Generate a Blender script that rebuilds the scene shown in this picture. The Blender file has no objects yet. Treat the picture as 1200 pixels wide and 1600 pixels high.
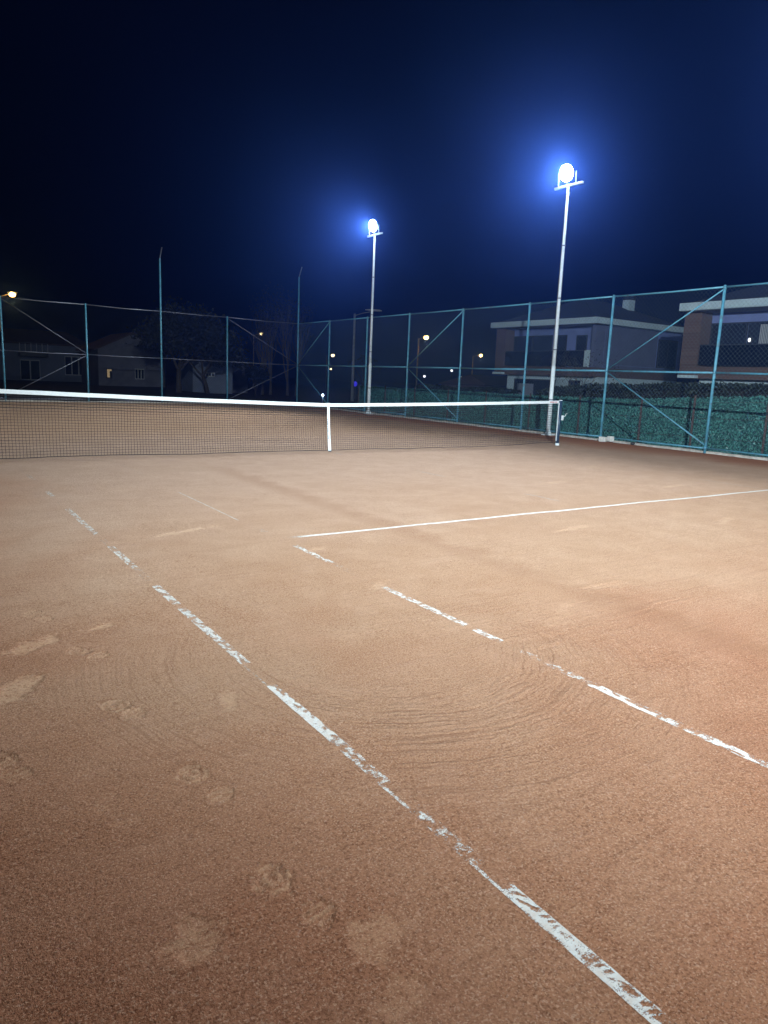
import bpy, bmesh, math, random
import numpy as np
from mathutils import Vector, Matrix

random.seed(7)
rng = np.random.default_rng(7)
scene = bpy.context.scene
col = scene.collection

# ------------------------------------------------------------------ camera
FPX = 1116.99
yaw, pitch, roll = 0.60069798, -0.18539102, 0.04147855
CAM = Vector((-6.825, -12.002, 1.435))
fwd = Vector((math.sin(yaw) * math.cos(pitch), math.cos(yaw) * math.cos(pitch), math.sin(pitch)))
rgt = Vector((math.cos(yaw), -math.sin(yaw), 0))
upv = rgt.cross(fwd)
r2 = rgt * math.cos(roll) + upv * math.sin(roll)
u2 = -rgt * math.sin(roll) + upv * math.cos(roll)
cam = bpy.data.cameras.new('camera')
cam.sensor_fit = 'VERTICAL'
cam.sensor_height = 32.0
cam.lens = FPX / 1600 * 32.0
cam.clip_start = 0.05
cam.clip_end = 3000
cam_o = bpy.data.objects.new('camera', cam)
cam_o.matrix_world = Matrix(((r2.x, u2.x, -fwd.x, CAM.x), (r2.y, u2.y, -fwd.y, CAM.y),
                             (r2.z, u2.z, -fwd.z, CAM.z), (0, 0, 0, 1)))
col.objects.link(cam_o)
scene.camera = cam_o

# ------------------------------------------------------------------ night sky, moon, exposure
MOON_EL, MOON_ROT = math.radians(42), math.radians(150)
SKY_STRENGTH = 0.000012
MOON_STRENGTH = 0.006
world = bpy.data.worlds.new('World')
scene.world = world
world.use_nodes = True
wn = world.node_tree
wn.nodes.clear()
sky_t = wn.nodes.new('ShaderNodeTexSky')
sky_t.sky_type = 'NISHITA'
sky_t.sun_disc = False
sky_t.sun_elevation = MOON_EL
sky_t.sun_rotation = MOON_ROT
bg = wn.nodes.new('ShaderNodeBackground')
bg.inputs['Strength'].default_value = SKY_STRENGTH
wo = wn.nodes.new('ShaderNodeOutputWorld')
wn.links.new(sky_t.outputs[0], bg.inputs['Color'])
wn.links.new(bg.outputs[0], wo.inputs['Surface'])
moon = bpy.data.lights.new('moon', 'SUN')
moon.energy = MOON_STRENGTH
moon.angle = math.radians(0.5)
moon.color = (0.75, 0.85, 1.0)
moon_o = bpy.data.objects.new('moon', moon)
md = Vector((math.sin(MOON_ROT) * math.cos(MOON_EL), math.cos(MOON_ROT) * math.cos(MOON_EL), math.sin(MOON_EL)))
moon_o.rotation_euler = (-md).to_track_quat('-Z', 'Y').to_euler()
moon_o.location = md * 100
col.objects.link(moon_o)
vs = scene.view_settings
vs.view_transform = 'Standard'
vs.look = 'None'
vs.gamma = 1.0
vs.use_curve_mapping = False
vs.exposure = 0.0
scene.cycles.volume_bounces = 0
scene.cycles.max_bounces = 4
scene.cycles.diffuse_bounces = 2
scene.cycles.transparent_max_bounces = 24
scene.cycles.sample_clamp_indirect = 4.0
scene.cycles.use_denoising = True

FLOOD_POWER = 4100.0          # each floodlight
FLOOD_COLOR = (0.80, 0.94, 1.0)
HAZE_DENSITY = 0.0023
HAZE_COLOR = (0.09, 0.22, 1.0)  # blue of the lens glow round the lamps put into the haze

# ------------------------------------------------------------------ materials
def new_mat(name):
    m = bpy.data.materials.new(name)
    m.use_nodes = True
    nt = m.node_tree
    b = nt.nodes['Principled BSDF']
    return m, nt, b

def N(nt, typ, **kw):
    n = nt.nodes.new(typ)
    for k, v in kw.items():
        if k in ('operation', 'blend_type', 'data_type', 'feature', 'attribute_name', 'interpolation', 'noise_dimensions', 'clamp'):
            setattr(n, k, v)
        else:
            n.inputs[k].default_value = v
    return n

def math_n(nt, op, a, b=None, clamp=False):
    n = nt.nodes.new('ShaderNodeMath')
    n.operation = op
    n.use_clamp = clamp
    for i, v in enumerate((a, b)):
        if v is None:
            continue
        if isinstance(v, (int, float)):
            n.inputs[i].default_value = v
        else:
            nt.links.new(v, n.inputs[i])
    return n.outputs[0]

def ramp(nt, fac, stops):
    n = nt.nodes.new('ShaderNodeValToRGB')
    el = n.color_ramp.elements
    while len(el) < len(stops):
        el.new(0.5)
    for e, (p, c) in zip(el, stops):
        e.position = p
        e.color = (c, c, c, 1) if isinstance(c, (int, float)) else (*c, 1)
    nt.links.new(fac, n.inputs[0])
    return n.outputs[0]

def mix_c(nt, fac, a, b):
    n = nt.nodes.new('ShaderNodeMix')
    n.data_type = 'RGBA'
    for s, v in ((0, fac), (6, a), (7, b)):
        if isinstance(v, (int, float)):
            n.inputs[s].default_value = v
        elif isinstance(v, tuple):
            n.inputs[s].default_value = (*v, 1)
        else:
            nt.links.new(v, n.inputs[s])
    return n.outputs[2]

def simple(name, c, rough=0.6, metal=0.0, var=0.15, scale=6.0, bump=0.0, bscale=60.0, spec=0.5):
    """Plain surface: noise-varied colour and roughness, optional fine bump."""
    m, nt, b = new_mat(name)
    tc = nt.nodes.new('ShaderNodeTexCoord')
    no = N(nt, 'ShaderNodeTexNoise', Scale=scale, Detail=6.0, Roughness=0.65)
    nt.links.new(tc.outputs['Object'], no.inputs['Vector'])
    lo = tuple(x * (1 - var) for x in c)
    hi = tuple(min(1, x * (1 + var)) for x in c)
    cc = ramp(nt, no.outputs['Fac'], [(0.3, lo), (0.7, hi)])
    nt.links.new(cc, b.inputs['Base Color'])
    rr = ramp(nt, no.outputs['Fac'], [(0.25, max(0, rough - 0.12)), (0.75, min(1, rough + 0.12))])
    nt.links.new(rr, b.inputs['Roughness'])
    b.inputs['Metallic'].default_value = metal
    b.inputs['Specular IOR Level'].default_value = spec
    if bump:
        n2 = N(nt, 'ShaderNodeTexNoise', Scale=bscale, Detail=4.0)
        nt.links.new(tc.outputs['Object'], n2.inputs['Vector'])
        bp = N(nt, 'ShaderNodeBump', Strength=bump, Distance=0.01)
        nt.links.new(n2.outputs['Fac'], bp.inputs['Height'])
        nt.links.new(bp.outputs[0], b.inputs['Normal'])
    return m

def emit(name, c, s):
    m, nt, b = new_mat(name)
    b.inputs['Base Color'].default_value = (*[min(1, x) * 0.8 for x in c], 1)
    b.inputs['Emission Color'].default_value = (*c, 1)
    b.inputs['Emission Strength'].default_value = s
    return m

M = {}
M['teal'] = simple('teal_painted_steel', (0.10, 0.32, 0.44), 0.42, 0.0, 0.25, 9, 0.15, 90)
def rusty(m):
    nt = m.node_tree
    b = nt.nodes['Principled BSDF']
    src = b.inputs['Base Color'].links[0].from_socket
    tc = nt.nodes.new('ShaderNodeTexCoord')
    no = N(nt, 'ShaderNodeTexNoise', Scale=5.0, Detail=8.0, Roughness=0.75)
    nt.links.new(tc.outputs['Object'], no.inputs['Vector'])
    f = ramp(nt, no.outputs['Fac'], [(0.56, 0.0), (0.66, 0.8)])
    nt.links.new(mix_c(nt, f, src, (0.16, 0.13, 0.12)), b.inputs['Base Color'])
rusty(M['teal'])
M['grey_steel'] = simple('grey_galvanised_steel', (0.24, 0.25, 0.31), 0.45, 0.5, 0.2, 12)
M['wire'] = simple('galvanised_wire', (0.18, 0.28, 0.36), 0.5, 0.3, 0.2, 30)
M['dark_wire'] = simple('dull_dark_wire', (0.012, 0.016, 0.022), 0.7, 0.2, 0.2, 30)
M['white_steel'] = simple('white_painted_steel', (0.76, 0.83, 0.86), 0.4, 0.0, 0.1, 8, 0.1, 60)
M['dark_housing'] = simple('dark_aluminium_housing', (0.12, 0.13, 0.14), 0.45, 0.6, 0.2, 20)
M['flood_lens'] = emit('lit_flood_lens', (0.80, 0.95, 1.0), 280.0)
M['net_cord'] = simple('black_net_cord', (0.014, 0.013, 0.014), 0.8, 0, 0.3, 40)
M['net_tape'] = simple('white_net_canvas', (0.82, 0.88, 0.90), 0.75, 0, 0.06, 14, 0.3, 300)
M['navy'] = simple('navy_painted_post', (0.025, 0.055, 0.10), 0.35, 0, 0.25, 14)
M['red_print'] = simple('red_print', (0.6, 0.03, 0.04), 0.6, 0, 0.15, 60)
M['blue_print'] = simple('blue_print', (0.05, 0.12, 0.3), 0.6, 0, 0.15, 60)
M['kerb'] = simple('worn_concrete', (0.48, 0.44, 0.39), 0.9, 0, 0.35, 9, 0.8, 40)
M['block'] = simple('white_concrete_block', (0.68, 0.67, 0.63), 0.85, 0, 0.15, 14, 0.6, 60)
M['stone'] = simple('dark_stone', (0.05, 0.05, 0.05), 0.9, 0, 0.3, 30)
M['brown_post'] = simple('rusty_brown_post', (0.11, 0.075, 0.065), 0.7, 0.1, 0.35, 16, 0.3, 90)
M['screen_leaf'] = simple('cold_lit_plastic_leaf', (0.075, 0.25, 0.22), 0.4, 0, 0.5, 14)  # green leaf shifted to teal, cold bluish light put into its colour
M['screen_back'] = simple('dark_green_netting', (0.015, 0.06, 0.055), 0.9, 0, 0.3, 12)
M['hedge_leaf'] = simple('dark_hedge_leaf', (0.022, 0.034, 0.022), 0.6, 0, 0.4, 7)
M['hedge_core'] = simple('hedge_twigs', (0.02, 0.018, 0.013), 0.95, 0, 0.3, 12)
M['grass_leaf'] = simple('yellow_green_leaf', (0.22, 0.25, 0.045), 0.55, 0, 0.35, 5)
M['tree_leaf'] = simple('tree_leaf', (0.022, 0.027, 0.02), 0.6, 0, 0.4, 3)
M['bark'] = simple('bark', (0.085, 0.07, 0.06), 0.9, 0, 0.35, 12, 0.7, 30)
M['pale_bark'] = simple('pale_bark', (0.17, 0.15, 0.14), 0.9, 0, 0.3, 10, 0.6, 30)
M['plaster'] = simple('cold_lit_white_plaster', (0.72, 0.89, 0.95), 0.85, 0, 0.08, 1.3, 0.25, 50)  # white paint with the cyan of the cold lamp light mixed in
M['plaster_blue_lit'] = simple('blue_lit_plaster', (0.25, 0.31, 0.62), 0.85, 0, 0.1, 1.5, 0.25, 50)  # blue veil and cold light on the villas put into the wall colour
M['plaster_dark'] = simple('blue_lit_grey_render', (0.17, 0.19, 0.30), 0.9, 0, 0.15, 1.2, 0.3, 40)  # dark grey render, tinted blue for the cold light on it
M['roof_dark'] = simple('blue_lit_dark_tile', (0.06, 0.07, 0.12), 0.7, 0, 0.25, 2.5)  # dark grey roof, bluish lamp light included in the colour
M['frame_dark'] = simple('dark_window_frame', (0.045, 0.05, 0.06), 0.4, 0.2, 0.2, 12)
M['frame_white'] = simple('white_window_frame', (0.6, 0.62, 0.64), 0.5, 0, 0.1, 12)
M['soffit'] = simple('soffit_board', (0.34, 0.35, 0.38), 0.8, 0, 0.1, 3)
M['door_panel'] = simple('pale_garage_door', (0.34, 0.37, 0.44), 0.5, 0, 0.12, 2)
M['old_wall'] = simple('old_house_wall', (0.22, 0.25, 0.33), 0.9, 0, 0.2, 0.8, 0.3, 20)
M['old_wall2'] = simple('old_stone_wall', (0.20, 0.20, 0.24), 0.9, 0, 0.3, 1.6, 0.5, 12)
M['old_roof'] = simple('old_tile_roof', (0.11, 0.07, 0.055), 0.9, 0, 0.3, 3, 0.6, 20)
M['concrete_pole'] = simple('concrete_pole', (0.36, 0.35, 0.36), 0.85, 0, 0.25, 7, 0.4, 40)
M['lamp_grey'] = simple('lamp_head_grey', (0.58, 0.60, 0.60), 0.5, 0.1, 0.12, 9)
M['sodium'] = emit('lit_sodium_lamp', (1.0, 0.62, 0.18), 14.0)
M['sodium_far'] = emit('lit_far_sodium_lamp', (1.0, 0.75, 0.38), 5.0)
M['cool_lamp'] = emit('lit_cool_lamp', (0.75, 0.9, 1.0), 12.0)
M['cool_far'] = emit('lit_far_cool_lamp', (0.9, 0.95, 1.0), 2.2)
M['blue_lamp'] = emit('lit_blue_sign', (0.06, 0.05, 1.0), 0.6)
M['warm_window'] = emit('lit_warm_window', (1.0, 0.72, 0.38), 0.22)
M['cable'] = simple('black_cable', (0.12, 0.12, 0.13), 0.7, 0, 0.2, 20)

def glass_mat(name, c, rough=0.06):
    m, nt, b = new_mat(name)
    tc = nt.nodes.new('ShaderNodeTexCoord')
    no = N(nt, 'ShaderNodeTexNoise', Scale=0.9, Detail=2.0)
    nt.links.new(tc.outputs['Object'], no.inputs['Vector'])
    cc = ramp(nt, no.outputs['Fac'], [(0.3, tuple(x * 0.7 for x in c)), (0.7, tuple(x * 1.3 for x in c))])
    nt.links.new(cc, b.inputs['Base Color'])
    b.inputs['Roughness'].default_value = rough
    b.inputs['IOR'].default_value = 1.5
    bp = N(nt, 'ShaderNodeBump', Strength=0.04, Distance=0.02)
    nt.links.new(no.outputs['Fac'], bp.inputs['Height'])
    nt.links.new(bp.outputs[0], b.inputs['Normal'])
    return m
M['glass'] = glass_mat('night_window_glass', (0.035, 0.045, 0.065))
M['glass_rail'] = glass_mat('tinted_railing_glass', (0.012, 0.016, 0.024), 0.12)

def brick_mat():
    m, nt, b = new_mat('brown_brick_cladding')
    tc = nt.nodes.new('ShaderNodeTexCoord')
    mp = nt.nodes.new('ShaderNodeMapping')
    mp.inputs['Rotation'].default_value = (math.radians(90), 0, math.radians(90))
    nt.links.new(tc.outputs['Object'], mp.inputs['Vector'])
    br = nt.nodes.new('ShaderNodeTexBrick')
    br.inputs['Color1'].default_value = (0.20, 0.125, 0.10, 1)
    br.inputs['Color2'].default_value = (0.15, 0.095, 0.078, 1)
    br.inputs['Mortar'].default_value = (0.20, 0.17, 0.15, 1)
    br.inputs['Scale'].default_value = 4.0
    br.inputs['Mortar Size'].default_value = 0.03
    nt.links.new(mp.outputs[0], br.inputs['Vector'])
    nt.links.new(br.outputs['Color'], b.inputs['Base Color'])
    b.inputs['Roughness'].default_value = 0.9
    bp = N(nt, 'ShaderNodeBump', Strength=0.4, Distance=0.02)
    bp.invert = True
    nt.links.new(br.outputs['Fac'], bp.inputs['Height'])
    nt.links.new(bp.outputs[0], b.inputs['Normal'])
    return m
M['brick'] = brick_mat()

def clay_mat(name='red_clay', grains=False):
    m, nt, b = new_mat(name)
    L = nt.links.new
    geo = nt.nodes.new('ShaderNodeNewGeometry')
    pos = geo.outputs['Position']
    sep = nt.nodes.new('ShaderNodeSeparateXYZ')
    L(pos, sep.inputs[0])
    def noise(scale, detail=4.0, rough=0.6, vec=None, dist=0.0):
        n = N(nt, 'ShaderNodeTexNoise', Scale=scale, Detail=detail, Roughness=rough, Distortion=dist)
        L(vec if vec is not None else pos, n.inputs['Vector'])
        return n.outputs['Fac']
    big = noise(0.45, 3.0, 0.6, dist=0.6)
    mid = noise(2.6, 4.0, 0.65, dist=0.4)
    grain = noise(118.0, 3.0, 0.72)
    grain2 = noise(330.0, 2.0, 0.6)
    mpg = nt.nodes.new('ShaderNodeMapping')
    mpg.inputs['Location'].default_value = (3.7, 8.1, 1.3)
    L(pos, mpg.inputs['Vector'])
    grain3 = noise(140.0, 2.0, 0.6, mpg.outputs[0])
    lump = noise(48.0, 3.0, 0.7)
    mp = nt.nodes.new('ShaderNodeMapping')
    mp.inputs['Scale'].default_value = (0.8, 15.0, 1.0)
    mp.inputs['Rotation'].default_value = (0, 0, math.radians(4))
    L(pos, mp.inputs['Vector'])
    streak = noise(1.6, 3.0, 0.6, mp.outputs[0], 0.5)
    # concentric brush marks where the drag mat was turned
    dx = math_n(nt, 'SUBTRACT', sep.outputs['X'], -4.70)
    dy = math_n(nt, 'SUBTRACT', sep.outputs['Y'], -8.95)
    rr = math_n(nt, 'SQRT', math_n(nt, 'ADD', math_n(nt, 'MULTIPLY', dx, dx), math_n(nt, 'MULTIPLY', dy, dy)))
    th = math_n(nt, 'ARCTAN2', dx, math_n(nt, 'MULTIPLY', dy, -1.0))
    wob = math_n(nt, 'MULTIPLY', mid, 0.10)
    cv = nt.nodes.new('ShaderNodeCombineXYZ')
    L(math_n(nt, 'MULTIPLY', math_n(nt, 'ADD', rr, wob), 52.0), cv.inputs[0])
    L(math_n(nt, 'MULTIPLY', th, 1.3), cv.inputs[1])
    ring = noise(1.0, 3.0, 0.55, cv.outputs[0])
    ringmask = nt.nodes.new('ShaderNodeMapRange')
    ringmask.interpolation_type = 'SMOOTHSTEP'
    ringmask.inputs['From Min'].default_value = 2.1
    ringmask.inputs['From Max'].default_value = 0.9
    L(rr, ringmask.inputs['Value'])
    rm = math_n(nt, 'MULTIPLY', ringmask.outputs[0], ramp(nt, mid, [(0.32, 0.25), (0.56, 1.0)]))
    inner = nt.nodes.new('ShaderNodeMapRange')
    inner.interpolation_type = 'SMOOTHSTEP'
    inner.inputs['From Min'].default_value = 0.35
    inner.inputs['From Max'].default_value = 0.8
    L(rr, inner.inputs['Value'])
    sweep = nt.nodes.new('ShaderNodeMapRange')
    sweep.interpolation_type = 'SMOOTHSTEP'
    sweep.inputs['From Min'].default_value = 2.2
    sweep.inputs['From Max'].default_value = 1.1
    L(math_n(nt, 'ABSOLUTE', math_n(nt, 'ADD', th, 0.3)), sweep.inputs['Value'])
    rm = math_n(nt, 'MULTIPLY', rm, math_n(nt, 'MULTIPLY', inner.outputs[0], sweep.outputs[0]))
    # base colour: pale dry powder in the middle of the court, redder and coarser towards the edges
    def srange(v, a0, a1):
        n = nt.nodes.new('ShaderNodeMapRange')
        n.interpolation_type = 'SMOOTHSTEP'
        n.inputs['From Min'].default_value = a0
        n.inputs['From Max'].default_value = a1
        L(v, n.inputs['Value'])
        return n.outputs[0]
    bshift = math_n(nt, 'MULTIPLY', math_n(nt, 'SUBTRACT', big, 0.5), 3.0)
    yy = math_n(nt, 'ADD', sep.outputs['Y'], bshift)
    xx = math_n(nt, 'ADD', sep.outputs['X'], bshift)
    dry = math_n(nt, 'MULTIPLY', math_n(nt, 'MULTIPLY', srange(yy, -12.0, -7.5), srange(xx, -7.8, -4.6)), srange(xx, 9.4, 6.4))
    powder = math_n(nt, 'MULTIPLY', math_n(nt, 'MULTIPLY', srange(yy, -9.0, -2.0), srange(yy, 6.0, 0.5)), dry)
    red = ramp(nt, big, [(0.30, (0.42, 0.165, 0.088)), (0.52, (0.46, 0.196, 0.104)), (0.72, (0.49, 0.22, 0.118))])
    pale = ramp(nt, big, [(0.30, (0.470, 0.268, 0.156)), (0.52, (0.500, 0.296, 0.178)), (0.72, (0.530, 0.325, 0.202))])
    c1 = mix_c(nt, dry, red, pale)
    c1 = mix_c(nt, powder, c1, (0.535, 0.352, 0.258))
    dark = mix_c(nt, dry, (0.17, 0.056, 0.026), (0.27, 0.125, 0.068))
    lite = mix_c(nt, dry, (0.66, 0.38, 0.25), (0.70, 0.48, 0.35))
    c2 = mix_c(nt, math_n(nt, 'MULTIPLY', ramp(nt, mid, [(0.38, 0.0), (0.68, 1.0)]), 0.16), c1, lite)
    c2 = mix_c(nt, math_n(nt, 'MULTIPLY', ramp(nt, streak, [(0.30, 1.0), (0.50, 0.0)]), 0.16), c2, dark)
    gm = ramp(nt, grain, [(0.38, 1.0), (0.52, 0.0)])
    lmask = ramp(nt, lump, [(0.34, 1.0), (0.50, 0.0)])
    c2 = mix_c(nt, math_n(nt, 'MULTIPLY', lmask, 0.42), c2, dark)
    coarse = ramp(nt, mid, [(0.32, 1.0), (0.66, 0.45)])
    c3 = mix_c(nt, math_n(nt, 'MULTIPLY', math_n(nt, 'MULTIPLY', gm, coarse), 0.9), c2, dark)
    gl = ramp(nt, grain3, [(0.55, 0.0), (0.64, 1.0)])
    c3 = mix_c(nt, math_n(nt, 'MULTIPLY', gl, 0.62), c3, lite)
    rg = ramp(nt, ring, [(0.34, 1.0), (0.44, 0.0)])
    c3 = mix_c(nt, math_n(nt, 'MULTIPLY', math_n(nt, 'MULTIPLY', rg, rm), 0.5), c3, dark)
    # the stripe of loose coarse clay left by the edge of the drag mat
    sx = math_n(nt, 'ABSOLUTE', math_n(nt, 'ADD', math_n(nt, 'SUBTRACT', sep.outputs['X'], -2.87), math_n(nt, 'MULTIPLY', math_n(nt, 'SUBTRACT', mid, 0.5), 0.5)))
    sm = nt.nodes.new('ShaderNodeMapRange')
    sm.interpolation_type = 'SMOOTHSTEP'
    sm.inputs['From Min'].default_value = 0.26
    sm.inputs['From Max'].default_value = 0.02
    L(sx, sm.inputs['Value'])
    smy = nt.nodes.new('ShaderNodeMapRange')
    smy.interpolation_type = 'SMOOTHSTEP'
    smy.inputs['From Min'].default_value = -0.5
    smy.inputs['From Max'].default_value = -3.0
    L(sep.outputs['Y'], smy.inputs['Value'])
    stripe = math_n(nt, 'MULTIPLY', math_n(nt, 'MULTIPLY', sm.outputs[0], smy.outputs[0]), 0.28)
    c3 = mix_c(nt, stripe, c3, (0.30, 0.14, 0.075))
    # redder unrolled damp clay along the fence, darkened for the weak light too
    fx = nt.nodes.new('ShaderNodeMapRange')
    fx.interpolation_type = 'SMOOTHSTEP'
    fx.inputs['From Min'].default_value = 6.6
    fx.inputs['From Max'].default_value = 8.4
    L(math_n(nt, 'ADD', sep.outputs['X'], math_n(nt, 'MULTIPLY', math_n(nt, 'SUBTRACT', big, 0.5), 2.0)), fx.inputs['Value'])
    c3 = mix_c(nt, math_n(nt, 'MULTIPLY', fx.outputs[0], 0.8), c3, (0.34, 0.125, 0.062))
    # scuffed, pressed clay (footprints, slides)
    if not grains:
        at = nt.nodes.new('ShaderNodeAttribute')
        at.attribute_name = 'scuff'
        sc = at.outputs['Fac']
        scn = math_n(nt, 'MULTIPLY', sc, math_n(nt, 'MULTIPLY', ramp(nt, lump, [(0.36, 0.1), (0.55, 1.0)]), ramp(nt, streak, [(0.3, 0.35), (0.6, 1.0)])))
        c3 = mix_c(nt, math_n(nt, 'MULTIPLY', scn, 0.7, True), c3, mix_c(nt, dry, (0.54, 0.315, 0.185), (0.58, 0.385, 0.25)))
    L(c3, b.inputs['Base Color'])
    b.inputs['Roughness'].default_value = 0.95
    b.inputs['Specular IOR Level'].default_value = 0.15
    if not grains:
        h = math_n(nt, 'ADD', math_n(nt, 'MULTIPLY', grain, 1.0), math_n(nt, 'MULTIPLY', grain2, 0.45))
        h = math_n(nt, 'ADD', h, math_n(nt, 'MULTIPLY', lump, 1.6))
        h = math_n(nt, 'MULTIPLY', h, math_n(nt, 'SUBTRACT', 1.0, math_n(nt, 'MULTIPLY', sc, 0.75)))
        h = math_n(nt, 'ADD', h, math_n(nt, 'MULTIPLY', math_n(nt, 'MULTIPLY', ring, rm), 3.8))
        h = math_n(nt, 'ADD', h, math_n(nt, 'MULTIPLY', streak, 1.6))
        bp = N(nt, 'ShaderNodeBump', Strength=1.0, Distance=0.008)
        L(h, bp.inputs['Height'])
        L(bp.outputs[0], b.inputs['Normal'])
    return m
M['clay'] = clay_mat()
M['clay_grain'] = clay_mat('loose_clay_grain', True)

def ground_mat():
    m, nt, b = new_mat('dark_grass_soil')
    geo = nt.nodes.new('ShaderNodeNewGeometry')
    a = N(nt, 'ShaderNodeTexNoise', Scale=0.25, Detail=6.0)
    c = N(nt, 'ShaderNodeTexNoise', Scale=9.0, Detail=6.0)
    nt.links.new(geo.outputs['Position'], a.inputs['Vector'])
    nt.links.new(geo.outputs['Position'], c.inputs['Vector'])
    c1 = ramp(nt, a.outputs['Fac'], [(0.35, (0.045, 0.055, 0.03)), (0.65, (0.085, 0.07, 0.05))])
    c2 = mix_c(nt, ramp(nt, c.outputs['Fac'], [(0.4, 0.0), (0.7, 0.6)]), c1, (0.02, 0.024, 0.014))
    nt.links.new(c2, b.inputs['Base Color'])
    b.inputs['Roughness'].default_value = 1.0
    bp = N(nt, 'ShaderNodeBump', Strength=0.8, Distance=0.05)
    nt.links.new(c.outputs['Fac'], bp.inputs['Height'])
    nt.links.new(bp.outputs[0], b.inputs['Normal'])
    return m
M['ground'] = ground_mat()

def line_mat():
    """White line tape; 'cover' says how much clay lies over it."""
    m, nt, b = new_mat('white_line_tape')
    L = nt.links.new
    geo = nt.nodes.new('ShaderNodeNewGeometry')
    at = nt.nodes.new('ShaderNodeAttribute')
    at.attribute_name = 'visible'
    n1 = N(nt, 'ShaderNodeTexNoise', Scale=120.0, Detail=4.0, Roughness=0.7)
    L(geo.outputs['Position'], n1.inputs['Vector'])
    n2 = N(nt, 'ShaderNodeTexNoise', Scale=35.0, Detail=4.0, Roughness=0.65)
    L(geo.outputs['Position'], n2.inputs['Vector'])
    mp = nt.nodes.new('ShaderNodeMapping')
    mp.inputs['Scale'].default_value = (25.0, 190.0, 1.0)
    L(geo.outputs['Position'], mp.inputs['Vector'])
    n3 = N(nt, 'ShaderNodeTexNoise', Scale=1.0, Detail=2.0)
    L(mp.outputs[0], n3.inputs['Vector'])
    s = math_n(nt, 'ADD', at.outputs['Fac'], math_n(nt, 'MULTIPLY', math_n(nt, 'SUBTRACT', n3.outputs['Fac'], 0.5), 0.9))
    s = math_n(nt, 'ADD', s, math_n(nt, 'MULTIPLY', math_n(nt, 'SUBTRACT', n1.outputs['Fac'], 0.5), 1.3))
    s = math_n(nt, 'ADD', s, math_n(nt, 'MULTIPLY', math_n(nt, 'SUBTRACT', n2.outputs['Fac'], 0.5), 0.8))
    n4 = N(nt, 'ShaderNodeTexNoise', Scale=260.0, Detail=2.0)
    L(geo.outputs['Position'], n4.inputs['Vector'])
    s = math_n(nt, 'ADD', s, math_n(nt, 'MULTIPLY', math_n(nt, 'SUBTRACT', n4.outputs['Fac'], 0.5), 1.6))
    fac = ramp(nt, s, [(0.40, 0.0), (0.72, 0.94)])
    cc = mix_c(nt, ramp(nt, n2.outputs['Fac'], [(0.32, 0.0), (0.65, 0.55)]), (0.76, 0.76, 0.74), (0.62, 0.45, 0.34))
    L(cc, b.inputs['Base Color'])
    b.inputs['Roughness'].default_value = 0.6
    tr = nt.nodes.new('ShaderNodeBsdfTransparent')
    mx = nt.nodes.new('ShaderNodeMixShader')
    L(fac, mx.inputs[0])
    L(tr.outputs[0], mx.inputs[1])
    L(b.outputs[0], mx.inputs[2])
    L(mx.outputs[0], nt.nodes['Material Output'].inputs['Surface'])
    return m
M['line'] = line_mat()

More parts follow.
